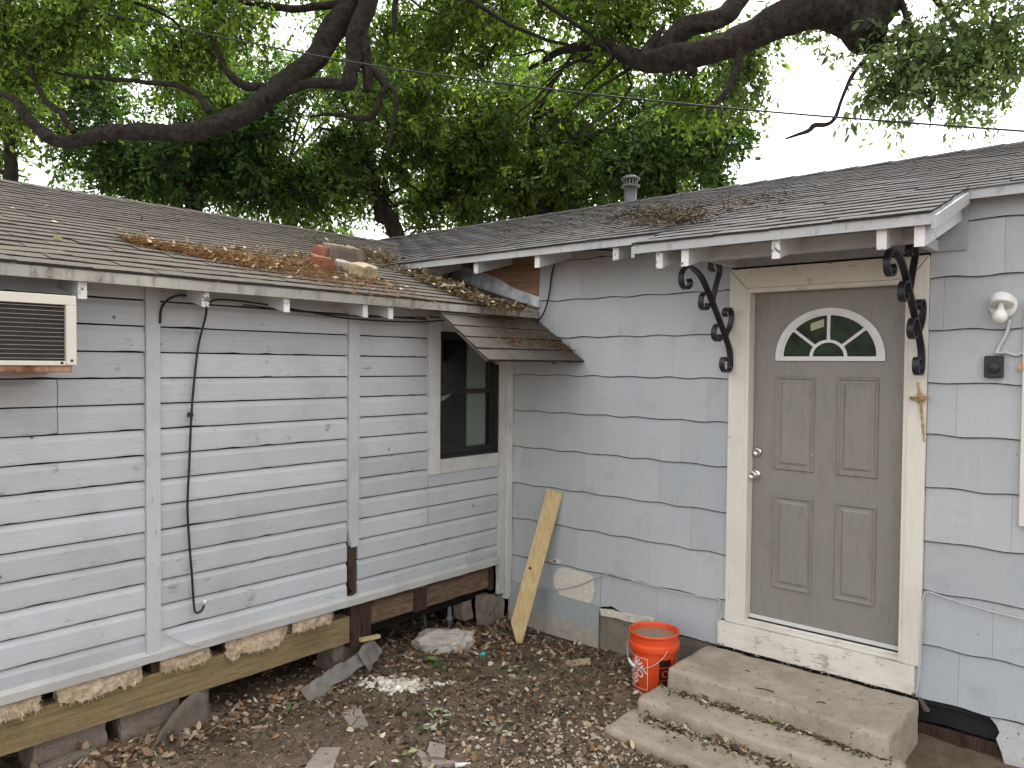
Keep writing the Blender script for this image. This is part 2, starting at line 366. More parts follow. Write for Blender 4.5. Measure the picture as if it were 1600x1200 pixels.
# ------------------------------------------------------------------ instanced-leaf meshes (numpy, one mesh)
T_LEAF = np.array([(0, 0, 0), (.40, .27, .12), (.44, .66, .13), (0, 1, 0), (-.44, .62, .13), (-.40, .30, .12)], float)
F_LEAF = np.array([(0, 1, 2), (0, 2, 3), (0, 3, 4), (0, 4, 5)])
T_NEED = np.array([(-.5, 0, 0), (.5, 0, 0), (.35, .5, .06), (-.35, .5, .06), (0, 1, 0)], float)
F_NEED = np.array([(0, 1, 2), (0, 2, 3), (3, 2, 4)])
def scatter_mesh(name, pos, ydir, zdir, size, width, cols, mat, parent=None, T=T_LEAF, F=F_LEAF, curl=0.0, **kw):
    n = len(pos); pos = np.asarray(pos, float); y = ydir / (np.linalg.norm(ydir, axis=1, keepdims=True) + 1e-9)
    x = np.cross(y, zdir); x /= (np.linalg.norm(x, axis=1, keepdims=True) + 1e-9); z = np.cross(x, y)
    k = len(T); tx = T[None, :, 0] * width[:, None]; ty = T[None, :, 1] * size[:, None]
    cz = (np.asarray(curl) if np.ndim(curl) else np.full(n, curl))
    tz = T[None, :, 2] * width[:, None] + (T[None, :, 1] ** 2) * (cz * size)[:, None]
    V = pos[:, None, :] + tx[..., None] * x[:, None] + ty[..., None] * y[:, None] + tz[..., None] * z[:, None]
    FF = (F[None] + (np.arange(n) * k)[:, None, None]).reshape(-1, 3)
    return raw_mesh(name, V.reshape(-1, 3), FF, np.repeat(cols, k, axis=0), mat, parent, **kw)
def raw_mesh(name, V, FF, cols, mat, parent=None, smooth=False, **kw):
    me = bpy.data.meshes.new(name); nv = len(V); nf = len(FF)
    me.vertices.add(nv); me.vertices.foreach_set('co', np.ascontiguousarray(V, np.float32).ravel())
    me.loops.add(nf * 3); me.loops.foreach_set('vertex_index', np.ascontiguousarray(FF, np.int32).ravel())
    me.polygons.add(nf); me.polygons.foreach_set('loop_start', np.arange(0, nf * 3, 3, dtype=np.int32))
    if smooth: me.polygons.foreach_set('use_smooth', np.ones(nf, bool))
    me.update(calc_edges=True)
    if cols is not None:
        ca = me.color_attributes.new('Col', 'FLOAT_COLOR', 'POINT'); ca.data.foreach_set('color', np.ascontiguousarray(np.c_[cols, np.ones(nv)], np.float32).ravel())
    me.materials.append(mat); me.validate()
    return link(name, me, parent, **kw)
def palette(n, cols, w, jit=.25):
    cols = np.array(cols, float); w = np.array(w, float); w /= w.sum()
    c = cols[rng.choice(len(cols), n, p=w)]; return np.clip(c * (1 + jit * rng.standard_normal((n, 1))).clip(.4, 1.9), 0, 1)
def rand_dirs(n, up=0.0):
    d = rng.standard_normal((n, 3)); d /= np.linalg.norm(d, axis=1, keepdims=True); d[:, 2] += up; return d / np.linalg.norm(d, axis=1, keepdims=True)

# ------------------------------------------------------------------ ground
def gz(x, y):
    d = min(1, max(0, (math.hypot(x + 1.5, y + 1) - 6) / 6))
    z = .035 * fbm((x * 1.1, y * 1.1, .3)) + .010 * fbm((x * 6, y * 6, 2.2)) + .005 * fbm((x * 17, y * 17, 5.1))
    z += .06 * max(0, min(1, (-x - 1.6) / 1.6)) * max(0, min(1, (y + 1.2) / 1.2))
    z -= .05 * max(0, min(1, (y - .15) / .5)) * (1 if x < 0 else 0)
    return z * (1 - d)
def axis_lines(a, b, st):
    core = list(np.arange(a, b + 1e-6, st)); lo = []; d = st; p = a
    while p > -120: d *= 1.5; p -= d; lo.append(p)
    hi = []; d = st; p = b
    while p < 120: d *= 1.5; p += d; hi.append(p)
    return lo[::-1] + core + hi
gx = axis_lines(-4.4, .3, .035); gy = axis_lines(-3.4, 1.0, .035)
V = [(x, y, gz(x, y)) for y in gy for x in gx]; nx = len(gx)
FF = []
for j in range(len(gy) - 1):
    for i in range(nx - 1):
        a = j * nx + i; FF += [(a, a + 1, a + nx + 1), (a, a + nx + 1, a + nx)]
g = raw_mesh('ground', np.array(V), np.array(FF), None, m_dirt, smooth=True, kind='structure', label='bare brown dirt yard between the two wings')

# ------------------------------------------------------------------ CLAPBOARD WING (left)
wing = thing('house_wing', 'low clapboard wing with pale blue-grey siding and brown shingle roof', 'house')
RL = lambda y: 2.532 + .30 * y          # top of its roof
RR = lambda x: 2.981 + .32 * x          # top of the other roof
wall = MB()
for a in ((-5.2, -.80, .47, 2.46), (-.80, 0.0, .47, 1.34), (-.80, 0.0, 2.26, 2.46), (-.16, 0.0, 1.34, 2.26)):
    wall.box(a[0], a[1], .004, .05, a[2], a[3])
wall.box(-5.2, -5.15, .05, 6.1, .47, 2.46); wall.box(-5.2, 0, 6.05, 6.1, .47, 2.46)
wall_o = wall.build('wall', m_grime_shade, wing)

def board_mesh(x0, x1, h, seed):
    """drop siding: coved top edge, weather-worn lower edge; local origin at lower left, face toward -y"""
    n = max(2, int((x1 - x0) / .05)); prof = [(0.0, .004), (-.019, .0015), (-.021, .012), (-.020, h - .030), (-.010, h - .010), (-.0085, h - .0005), (0.0, h - .0005)]
    vs = []; k = len(prof)
    for i in range(n + 1):
        x = x0 + (x1 - x0) * i / n
        for j, (y, z) in enumerate(prof):
            dz = 0
            if j in (1, 2): dz = .0035 * max(0, mnoise.noise(Vector((x * 9, seed, 0))) - .15) * 3 + .0012 * mnoise.noise(Vector((x * 3, seed, 4)))
            dy = .0016 * mnoise.noise(Vector((x * 2.2, z * 9, seed)))
            vs.append((x, y + dy, z + dz))
    fs = []; mi = []
    mb = MB(); 
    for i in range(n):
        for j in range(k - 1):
            a = i * k + j; fs.append((a, a + 1, a + k + 1, a + k)); mi.append(1 if j == 0 else 0)  # board underside coloured near-black to deepen the shadow groove
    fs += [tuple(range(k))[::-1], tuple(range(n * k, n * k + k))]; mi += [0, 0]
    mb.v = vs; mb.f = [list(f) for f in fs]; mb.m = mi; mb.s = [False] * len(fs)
    return mb.mesh('board', [m_siding, m_grime_shade])
PITCH = .1315
cache = {}
def put_board(x0, x1, k):
    z = 2.066 - PITCH * k; key = (x0, x1, k % 4)
    if key not in cache: cache[key] = board_mesh(x0, x1, PITCH - .0055, k * 3.7 + x0)
    o = link('board', cache[key], wall_o); o.location = (0, random.uniform(-.0015, .001), z + .002)
for k in range(-2, 13):
    if k in (2, 3): put_board(-5.2, -3.272, k); put_board(-3.268, -2.866, k)
    elif k in (7,): put_board(-5.2, -4.0, k); put_board(-3.997, -2.866, k)
    else: put_board(-5.2, -2.866, k)
    put_board(-2.792, -1.598, k)
    z = 2.066 - PITCH * k
    if z + PITCH > 2.36 + .05: put_board(-1.514, -.157, k)
    elif z + PITCH > 1.30: put_board(-1.514, -.902, k)
    elif k <= 9: put_board(-1.514, -.902, k); put_board(-.898, -.157, k)
    else: put_board(-1.514, -.157, k)
def batten(name, x0, x1, y0, z0, z1, mat, par, rag=0.0, n=14, seed=0):
    mb = MB(); vs = []
    for i in range(n + 1):
        z = z0 + (z1 - z0) * i / n; w = .0025 * mnoise.noise(Vector((z * 4, seed, 1)))
        r = rag * max(0, 1 - (z - z0) / .22) 
        a = x0 + w + r * abs(mnoise.noise(Vector((z * 17, seed, 3)))) ; b = x1 + w - r * abs(mnoise.noise(Vector((z * 19, seed, 6))))
        vs += [(a, .003, z), (a, y0, z), (b, y0, z), (b, .003, z)]
    fs = [(i * 4 + j, i * 4 + (j + 1) % 4, i * 4 + 4 + (j + 1) % 4, i * 4 + 4 + j) for i in range(n) for j in range(4)] + [(3, 2, 1, 0), (n * 4, n * 4 + 1, n * 4 + 2, n * 4 + 3)]
    mb.add(vs, fs); return mb.build(name, mat, par)
batten('batten', -2.865, -2.793, -.036, .513, 2.42, m_batten, wing, seed=1)
batten('batten', -1.597, -1.515, -.036, .845, 2.42, m_batten, wing, rag=.05, seed=2)
rb = batten('batten', -1.590, -1.535, -.028, .535, .85, m_rotv, wing, rag=.06, n=20, seed=3); rb['label'] = 'rotted dark brown lower end of the batten'
batten('corner_board', -.155, -.078, -.032, .23, 2.42, m_trimv, wing, rag=.06, n=40, seed=4)
batten('corner_board', -.076, -.016, -.046, .18, 2.40, m_trimv, wing, rag=.06, n=40, seed=5)
batten('water_table', 0, 0, 0, 0, 0, m_trim, wing) if False else None
wt = MB(); n = 90; vs = []
for i in range(n + 1):
    x = -5.2 + 5.04 * i / n; w = .003 * mnoise.noise(Vector((x * 3, 0, 9))); w2 = .004 * mnoise.noise(Vector((x * 11, 2, 9)))
    vs += [(x, .003, .468 + w2), (x, -.040, .470 + w2), (x, -.043, .512 + w), (x, -.022, .530 + w), (x, .003, .532 + w)]
fs = [(i * 5 + j, i * 5 + (j + 1) % 5, i * 5 + 5 + (j + 1) % 5, i * 5 + 5 + j) for i in range(n) for j in range(5)] + [(4, 3, 2, 1, 0), tuple(n * 5 + j for j in range(5))]
wt.add(vs, fs).build('water_table', m_trim, wing)

# window of the wing
win = bpy.data.objects.new('window', None); C.objects.link(win); win.parent = wing
batten('casing', -.900, -.797, -.034, 1.236, 2.345, m_trimv, win, seed=8)
MB().box(-.795, -.157, -.033, .003, 1.236, 1.338, ch=.003).build('sill', m_trim, win)
MB().box(-.795, -.157, -.033, .003, 2.252, 2.345, ch=.003).build('casing', m_trim, win)
s = MB(); X0, X1, Z0, Z1 = -.794, -.160, 1.340, 2.250
for a in ((X0, X0 + .016, -.02, .07, Z0, Z1), (X1 - .016, X1, -.02, .07, Z0, Z1), (X0 + .016, X1 - .016, -.02, .07, Z0, Z0 + .016), (X0 + .016, X1 - .016, -.02, .07, Z1 - .016, Z1)): s.box(*a)
s.build('frame', m_sash, win)
s = MB()      # lower sash (inner) and upper sash (outer)
for (y0, y1, za, zb, bot, top) in ((.022, .046, Z0 + .017, 1.835, .045, .030), (-.006, .019, 1.803, Z1 - .017, .030, .035)):
    a, b = X0 + .018, X1 - .018
    m1 = MB()
    m1.box(a, a + .026, y0, y1, za, zb); m1.box(b - .026, b, y0, y1, za, zb); m1.box(a + .026, b - .026, y0, y1, za, za + bot); m1.box(a + .026, b - .026, y0, y1, zb - top, zb)
    m1.build('sash', m_sash, win)
    MB().box(a + .026, b - .026, (y0 + y1) / 2 - .0015, (y0 + y1) / 2 + .0015, za + bot, zb - top).build('pane', m_glass, win)
MB().box(-.420, -.225, .060, .075, 1.30, 2.30).build('curtain_panel', m_gypsum, win)
pp = MB(); pp.prism([(-.77, 1.755), (-.68, 1.75), (-.60, 1.79), (-.605, 1.80), (-.70, 1.785), (-.765, 1.79)], (.060, .062), lambda a, b, h: (a, h, b)); pp.build('torn_paper', m_white, win)
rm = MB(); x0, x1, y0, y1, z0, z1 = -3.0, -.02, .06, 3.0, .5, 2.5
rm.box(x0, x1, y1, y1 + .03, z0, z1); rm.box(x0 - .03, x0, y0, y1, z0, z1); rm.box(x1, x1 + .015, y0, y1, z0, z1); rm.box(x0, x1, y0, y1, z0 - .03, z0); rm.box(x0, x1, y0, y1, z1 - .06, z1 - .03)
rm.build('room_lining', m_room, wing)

# sill beams, posts under the wing
bmsh = MB(); n = 40; vs = []
for i in range(n + 1):
    x = -5.2 + 3.648 * i / n; w = .003 * mnoise.noise(Vector((x * 2, 7, 0)))
    vs += [(x, .10, .215 + w), (x, .012, .217 + w), (x, .010, .342 + w), (x, .014, .3435 + w), (x, .010, .345 + w), (x, .012, .388 + w), (x, .10, .388 + w)]
fs = [(i * 7 + j, i * 7 + (j + 1) % 7, i * 7 + 7 + (j + 1) % 7, i * 7 + 7 + j) for i in range(n) for j in range(7)] + [tuple(range(7))[::-1], tuple(n * 7 + j for j in range(7))]
o = bmsh.add(vs, fs).build('sill_beam', m_pt, wing); o['label'] = 'greenish brown treated sill beam under the siding'
def rough_block(name, x0, x1, y0, y1, z0, z1, mat, par, n=6, amp=.006, seed=0, M=None, **kw):
    bm = bmesh.new(); bmesh.ops.create_cube(bm, size=1); bmesh.ops.subdivide_edges(bm, edges=bm.edges[:], cuts=n, use_grid_fill=True)
    ctr = Vector(((x0 + x1) / 2, (y0 + y1) / 2, (z0 + z1) / 2)); dim = Vector((x1 - x0, y1 - y0, z1 - z0))
    for v in bm.verts:
        u = v.co.copy(); edge = sum(abs(c) > .49 for c in u)
        p = Vector((u.x * dim.x, u.y * dim.y, u.z * dim.z)); q = (p + ctr) * 1.0
        sc = 1.0 - (.05 * random.random() if edge >= 2 else 0) * min(1, amp / .006)
        v.co = ctr + p * sc + Vector((mnoise.noise(q * 14 + Vector((seed, 0, 0))), mnoise.noise(q * 14 + Vector((0, seed, 5))), mnoise.noise(q * 14 + Vector((3, 0, seed))))) * amp
        if M is not None: v.co = M @ v.co
    me = bpy.data.meshes.new(name); bm.to_mesh(me); bm.free(); me.materials.append(mat); return link(name, me, par, **kw)
o = rough_block('sill_beam', -1.36, -.20, .03, .10, .282, .425, m_weath, wing, 10, .006, 3); o['label'] = 'split weathered brown joist near the corner'
rough_block('ledger', -1.36, -.17, .012, .09, .428, .466, m_rot, wing, 8, .004, 4)
for x in (-3.20, -2.80, -2.40, -1.93): rough_block('stud_end', x - .02, x + .02, .02, .09, .390, .467, m_rotv, wing, 3, .003, x)
rough_block('post', -1.545, -1.462, .005, .09, .17, .466, m_rotv, wing, 6, .008, 1); rough_block('post', -1.456, -1.372, .012, .09, .19, .466, m_rotv, wing, 6, .008, 2)
rough_block('post', -.985, -.865, .016, .09, .275, .426, m_rotv, wing, 6, .007, 5)
rough_block('post', -.195, -.155, .02, .09, .26, .426, m_rotv, wing, 4, .005, 6)
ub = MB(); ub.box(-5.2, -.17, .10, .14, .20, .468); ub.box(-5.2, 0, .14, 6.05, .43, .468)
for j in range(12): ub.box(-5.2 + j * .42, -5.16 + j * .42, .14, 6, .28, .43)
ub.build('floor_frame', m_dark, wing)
# roof of the wing
EY = -.29; EAVE_TH = .012
thL = math.atan(.30); RIDGE_Y = 2.95
rd = MB()
def Lp(x, y, dz=0): return (x, y, RL(y) + dz)
for (xa, xb) in ((-5.6, 1.6),):
    rd.add([Lp(xa, EY + .012, -.012), Lp(xb, EY + .012, -.012), Lp(xb, RIDGE_Y, -.012), Lp(xa, RIDGE_Y, -.012), Lp(xa, EY + .012, -.034), Lp(xb, EY + .012, -.034), Lp(xb, RIDGE_Y, -.034), Lp(xa, RIDGE_Y, -.034)],
           [(0, 1, 2, 3), (7, 6, 5, 4), (0, 4, 5, 1), (1, 5, 6, 2), (3, 7, 4, 0)])
    zb_ = RL(RIDGE_Y) - .30 * 3.2
    rd.add([(xa, RIDGE_Y, RL(RIDGE_Y) - .012), (xb, RIDGE_Y, RL(RIDGE_Y) - .012), (xb, RIDGE_Y + 3.2, zb_), (xa, RIDGE_Y + 3.2, zb_), (xa, RIDGE_Y, RL(RIDGE_Y) - .034), (xb, RIDGE_Y, RL(RIDGE_Y) - .034), (xb, RIDGE_Y + 3.2, zb_ - .02), (xa, RIDGE_Y + 3.2, zb_ - .02)],
           [(0, 1, 2, 3), (7, 6, 5, 4), (2, 6, 7, 3)])
roofL = rd.build('roof', m_soffit, wing)
fa = MB(); fa.box(-5.6, -.004, EY - .004, EY + .006, 2.374, 2.424); fa.build('drip_edge', m_fascia, roofL)
for x in (-4.9, -4.4, -3.85, -3.25, -2.67, -2.20, -1.655, -1.455):
    rt = MB(); w = .019; y0 = EY + .022
    v = [(sx * w, y, RL(y) - .036 - d) for sx in (-1, 1) for (y, d) in ((y0, 0), (y0, .118), (.02, .13), (.02, 0))]
    rt.add(v, [(3, 2, 1, 0), (4, 5, 6, 7), (0, 3, 7, 4), (1, 5, 6, 2)[::-1], (2, 6, 7, 3)], 0).add(v, [(0, 1, 5, 4)], 1)
    rt.build('rafter_tail', [m_rafter, m_peel], wing).location.x = x

# shingle tabs -------------------------------------------------------------------------
TABW, EXPO = .305, .132
def tab_mesh(mat, w, seed):
    """one shingle tab: local x across, local y up the slope, butt edge thick"""
    n = 4; L = EXPO + .035; vs = []
    for i in range(n + 1):
        x = -w / 2 + w * i / n; j1 = .0035 * mnoise.noise(Vector((x * 12, seed, 0))); j2 = .003 * mnoise.noise(Vector((x * 9, seed, 7)))
        vs += [(x, j1, .0), (x, j1 + .001, .0105 + j2), (x, L * .5, .008 + j2 * .4), (x, L, .0015), (x, L, -.002)]
    k = 5; mb = MB(); fs = []
    for i in range(n):
        for j in range(k - 1):
            a = i * k + j; mb.m.append(1 if j == 0 else 0); mb.s.append(False); mb.f.append([a, a + 1, a + k + 1, a + k])
    mb.f += [list(range(k))[::-1], [n * k + j for j in range(k)]]; mb.m += [1, 1]; mb.s += [False, False]; mb.v = vs
    return mb.mesh('shingle', [mat, m_roofedge])
def lay_tabs(deck, mat, tabs, label_stuff):
    """tabs: list of (matrix, width key). The 300 that show largest become pieces, the rest one mass."""
    meshes = [tab_mesh(mat, TABW - .004, s * 3.3) for s in range(5)]; scored = []
    for M in tabs:
        u, v, z = proj(M.translation); s = 0 if z < .5 else (1.0 / z ** 2 if -60 < u < 1660 and -60 < v < 1260 else .1 / z ** 2)
        scored.append((s, M))
    scored.sort(key=lambda t: -t[0])
    for i, (s, M) in enumerate(scored[:300]): link('shingle', meshes[i % 5], deck, M=M)
    if scored[300:]:
        mb = MB(); me = meshes[1]; vv = [v.co.copy() for v in me.vertices]; ff = [(list(p.vertices), p.material_index) for p in me.polygons]
        for s, M in scored[300:]:
            o = len(mb.v); mb.v += [tuple(M @ v) for v in vv]
            for f, mi in ff: mb.f.append([i + o for i in f]); mb.m.append(mi); mb.s.append(False)
        mb.build('shingle_field', [mat, m_roofedge], deck, kind='stuff')
tabs = []; nrow = int((RIDGE_Y - EY) / math.cos(thL) / EXPO)
for r in range(nrow + 1):
    d = r * EXPO * math.cos(thL); y = EY - .012 + d
    if r == nrow: y = RIDGE_Y - .10
    off = (r % 2) * TABW / 2 + random.uniform(-.03, .03)
    xend = -.02 - TABW / 2 if y < .35 else min(1.4, (RL(y) - 2.981) / .32 + .35)
    x = -5.5 + off
    while x < xend + TABW / 2:
        xx = min(x, xend)
        sag = .006 * mnoise.noise(Vector((xx * .8, y * .8, 0)))
        M = Matrix.Translation((xx + random.uniform(-.003, .003), y + random.uniform(-.004, .004), RL(y) - .011 + sag)) @ Matrix.Rotation(thL, 4, 'X') @ Matrix.Rotation(random.gauss(0, .006), 4, 'Z') @ Matrix.Rotation(random.gauss(0, .008), 4, 'Y')
        tabs.append(M); x += TABW
lay_tabs(roofL, m_roofL, tabs, 'x')
rc = MB(); zr = RL(RIDGE_Y) + .012
for i in range(26):
    x = -5.5 + i * .27
    rc.add([(x, RIDGE_Y - .13, zr - .045), (x + .29, RIDGE_Y - .13, zr - .052), (x, RIDGE_Y, zr), (x + .29, RIDGE_Y, zr - .008), (x, RIDGE_Y + .13, zr - .045), (x + .29, RIDGE_Y + .13, zr - .052),
            (x, RIDGE_Y - .13, zr - .057), (x, RIDGE_Y + .13, zr - .057), (x, RIDGE_Y, zr - .012)], [(0, 1, 3, 2), (2, 3, 5, 4), (0, 2, 8, 6), (2, 4, 7, 8)])
rc.build('ridge_cap', m_roofL, roofL)

# window awning of the wing -------------------------------------------------------------
aw_z = lambda y: 2.060 + .70 * (y + .715); tha = math.atan(.70)
ad = MB(); xa, xb = -1.045, -.012; ya, yb = -.705, -.215
ad.add([(xa, ya, aw_z(ya) - .012), (xb, ya, aw_z(ya) - .012), (xb, yb, aw_z(yb) - .012), (xa, yb, aw_z(yb) - .012), (xa, ya, aw_z(ya) - .030), (xb, ya, aw_z(ya) - .030), (xb, yb, aw_z(yb) - .030), (xa, yb, aw_z(yb) - .030)],
       [(0, 1, 2, 3), (7, 6, 5, 4), (0, 4, 5, 1), (1, 5, 6, 2), (2, 6, 7, 3), (3, 7, 4, 0)])
awn = ad.build('awning', m_weathgrey, wing); awn['label'] = 'small shingled awning over the wing window'
amesh = [tab_mesh(m_roofL, .258, 20 + i) for i in range(4)]
for r in range(5):
    y = -.722 + r * .108
    for c in range(4):
        x = xa + .128 + c * .258 + (.0 if r % 2 else -.0)
        M = Matrix.Translation((x, y + random.uniform(-.004, .004), aw_z(y) - .012)) @ Matrix.Rotation(tha, 4, 'X') @ Matrix.Rotation(random.gauss(0, .008), 4, 'Z') @ Matrix.Diagonal((1, .93, 1, 1))
        link('shingle', amesh[(r + c) % 4], awn, M=M)
for x in (-.885, -.27):
    rf = MB(); a, b = -.675, -.02
    v = [(x + sx * .018, y, aw_z(y) - .032 - d) for sx in (-1, 1) for (y, d) in ((a, 0), (a + .02, .05), (b + .02, .06), (b - .19, 0))]
    rf.add(v, [(3, 2, 1, 0), (4, 5, 6, 7), (0, 3, 7, 4), (0, 4, 5, 1), (1, 5, 6, 2), (2, 6, 7, 3)]); rf.build('rafter', m_ply, awn)

# ------------------------------------------------------------------ MAIN HOUSE (right)
house = thing('house', 'main house with painted cement shingle wall and grey shingle roof', 'house')
hw = MB()
DY0, DY1 = -1.955, -2.895
for (ya, yb, za, zb) in ((1.6, DY0, .20, 2.93), (DY0, DY1, 2.52, 2.93), (DY0, DY1, .20, .44), (DY1, -5.4, .20, 2.93)):
    hw.box(.006, .05, yb, ya, za, zb)
hw.box(.05, 4.8, -5.4, -5.35, .2, 2.93); hw.box(.05, 4.8, 6.0, 6.05, .2, 2.93); hw.box(4.75, 4.8, -5.35, 6, .2, 2.93)
hwall = hw.build('wall', m_grime_shade, house)
# cement shingles, wavy butts
COURSE = [.225, .520, .815, 1.088, 1.378, 1.660, 1.940, 2.222, 2.500, 2.790]
def cshingle(y0, y1, z, h, seed, waves=2.0, cut=None):
    """y0>y1; shingle hung with its lower edge standing proud; wave along the butt"""
    n = max(3, int((y0 - y1) / .022)); vs = []; mb = MB()
    for i in range(n + 1):
        y = y0 + (y1 - y0) * i / n
        wv = .0042 * math.sin(2 * PI * (-y) / .305 + seed) + .0012 * math.sin(2 * PI * (-y) / .21 + seed * 2.1)
        zb = z + wv; zt = z + h + .004
        if cut: zb = max(zb, cut(y))
        f = lambda zz: -.0145 + .0115 * max(0, min(1, (zz - z) / h))
        dx = .0012 * mnoise.noise(Vector((y * 2, z, seed)))
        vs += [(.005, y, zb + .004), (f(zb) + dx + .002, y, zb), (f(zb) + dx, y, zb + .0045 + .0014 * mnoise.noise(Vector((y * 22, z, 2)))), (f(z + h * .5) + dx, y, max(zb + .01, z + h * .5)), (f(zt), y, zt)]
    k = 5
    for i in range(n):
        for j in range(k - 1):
            a = i * k + j; mb.f.append([a, a + 1, a + k + 1, a + k]); mb.m.append(1 if j <= 1 else 0); mb.s.append(False)  # butt and lowest face strip: edge dirt plus a painted shadow line
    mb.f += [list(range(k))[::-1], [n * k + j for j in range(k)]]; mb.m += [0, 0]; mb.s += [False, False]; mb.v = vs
    return mb.mesh('shingle', [m_cement, m_grime_shade])
def lay_course(i, a, b, off, h=None, cut=None):
    z = COURSE[i]; h = h or ((COURSE[i + 1] - z) if i + 1 < len(COURSE) else .13); W = .61; y = 0.6 - off; y0 = a
    while y > b + .02:
        y -= W
        if y >= a - .03: continue
        y1 = max(y, b)
        if y0 - y1 > .02:
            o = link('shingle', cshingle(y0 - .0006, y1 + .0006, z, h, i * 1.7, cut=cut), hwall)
        y0 = y1
jo = [.30, .05, .36, .12, .28, .47, .22, .40, .06, .33]
for i in range(1, 10):
    a = -.004 if COURSE[i] < 2.3 else (-.292 if i < 9 else -.25)
    if COURSE[i] == 2.222: a = -.004
    lay_course(i, a, -1.853, jo[i]); lay_course(i, -2.982 if COURSE[i] > .42 else -2.955, -5.38, jo[i] + .2)
# lowest course: left part is broken away
def cut0(y):      # broken lower edge between the loose panel and the steps
    return .225 + .075 * max(0, min(1, 1 - abs(y + .98) / .30)) + .008 * mnoise.noise(Vector((y * 30, 0, 0)))
lay_course(0, -.886, -1.812, .12, cut=cut0); lay_course(0, -2.955, -5.38, .1)
lay_course(0, -.004, -.884, .22)
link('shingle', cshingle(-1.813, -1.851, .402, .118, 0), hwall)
# the patch where the face of a shingle has scaled off
pt = MB(); poly = []
for i in range(40):
    t = 2 * PI * i / 40; r = 1 + .16 * mnoise.noise(Vector((math.cos(t) * 2.2, math.sin(t) * 2.2, 3))) + .05 * mnoise.noise(Vector((math.cos(t) * 9, math.sin(t) * 9, 3)))
    a = math.cos(t); b = math.sin(t); a = math.copysign(abs(a) ** .75, a)
    poly.append((-.655 + a * .190 * r, .400 + b * .135 * r))
pt.prism(poly, (-.012, -.0185), lambda a, b, h: (h, a, max(.303 + .02 * a, min(b, .507)))); o = pt.build('bare_patch', m_plaster, house); o['label'] = 'tan patch where the shingle face has flaked off'
for (yy, zz, rr) in ((-.486, .545, .03), (-.455, .537, .022)):
    q = MB(); q.prism([(yy + rr * 1.3 * math.cos(t) * (1 + .3 * math.sin(3 * t)), zz + rr * .5 * math.sin(t)) for t in np.linspace(0, 2 * PI, 12, endpoint=False)], (-.010, -.0165), lambda a, b, h: (h, a, b)); q.build('bare_patch', m_plaster, house)
# foundation strip, ledge of broken shingle, loose panels
rough_block('foundation', .0, .12, -1.80, -.0, -.15, .235, m_found, house, 10, .006, 2)
o = rough_block('broken_ledge', -.030, .004, -1.32, -.895, .232, .282, m_plaster, house, 9, .011, 6, M=Matrix.Translation((0, -1.1, .25)) @ Matrix.Rotation(-.05, 4, 'X') @ Matrix.Translation((0, 1.1, -.25))); o['label'] = 'crumbling tan edge of the broken lowest course'
def panel_mat():
    t = NT('loose_cement_panel'); v = t.geo.outputs['Position']; sp = t.n.new('ShaderNodeSeparateXYZ'); t.l.new(v, sp.inputs[0])
    nz = t.noise(t.vec(), 14, 5, .7); hgt = t.math('ADD', sp.outputs['Z'], t.math('MULTIPLY', nz, .10))
    up = t.vary((.33, .36, .36), t.noise(t.vec((1, 9, 2)), 8, 6), .75, 1.2); lo = t.vary((.40, .36, .30), t.noise(t.vec(), 20, 6), .6, 1.3)
    t.col(t.mix(t.ramp(hgt, .165, .18), lo, up)); t.bump(nz, .4, .005); return t.fin(.85, .2)
m_panel = panel_mat()
p1 = MB(); p1.prism([(-.405, -.02), (-.882, -.02), (-.884, .287), (-.407, .300)], (-.030, -.022), lambda a, b, h: (h, a, b))
p1.build('skirting_panel', m_panel, house)['label'] = 'loose grey panel at the foot of the wall'
p2 = MB(); p2.prism([(-.02, -.02), (-.402, -.02), (-.402, .298), (-.02, .312)], (-.024, -.017), lambda a, b, h: (h, a, b)); p2.build('skirting_panel', m_panel, house)
# right of the steps: torn-open skirting with black felt and whitewashed foundation
rough_block('skirting_felt', .03, .06, -3.42, -2.96, .09, .24, m_felt, house, 6, .006, 1); rough_block('sill_timber', .035, .07, -3.46, -2.96, -.04, .075, m_rotv, house, 6, .006, 2)
fo = MB(); pl = [(-3.300, .222), (-3.335, .185), (-3.35, .15), (-3.335, .115), (-3.36, .05), (-3.40, -.10), (-5.4, -.10), (-5.4, .222)]
fo.prism(pl, (-.006, .10), lambda a, b, h: (h, a, b)); fo.build('foundation', m_lime, house)
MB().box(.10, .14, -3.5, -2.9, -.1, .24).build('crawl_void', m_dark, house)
fl = MB(); fl.prism([(-2.965, .228), (-2.985, .232), (-3.03, .172), (-3.022, .160), (-3.00, .162)], (-.016, -.011), lambda a, b, h: (h, a, b)); fl.build('broken_shingle', m_tin, house)
# plywood and flashing where the two roofs meet the wall
for j, (za, zb) in enumerate(((2.40, 2.53), (2.533, 2.66), (2.663, 2.79), (2.793, 2.90))):
    MB().box(-.006, .004, -.285, 1.3, za, zb).build('sheathing_board', m_ply, hwall)
fsh = MB(); n = 26; vs = []
for i in range(n + 1):
    y = -.300 + 1.25 * i / n; z = RL(y); w = lambda a: .006 * mnoise.noise(Vector((y * 9, a, 0)))
    hgt = .095 + .05 * max(0, min(1, (y + .05) / .25)) + .012 * mnoise.noise(Vector((y * 6, 4, 0)))
    vs += [(-.045 + w(1), y, z + .012 + w(2) * .4), (-.016 + w(3) * .3, y, z + .016), (-.012 + w(4) * .3, y, z + hgt * .6), (-.0085, y, z + hgt)]
fsh.add(vs, [(i * 4 + j, i * 4 + 4 + j, i * 4 + 5 + j, i * 4 + 1 + j) for i in range(n) for j in range(3)], 0, False); fsh.build('flashing', m_flash, house)

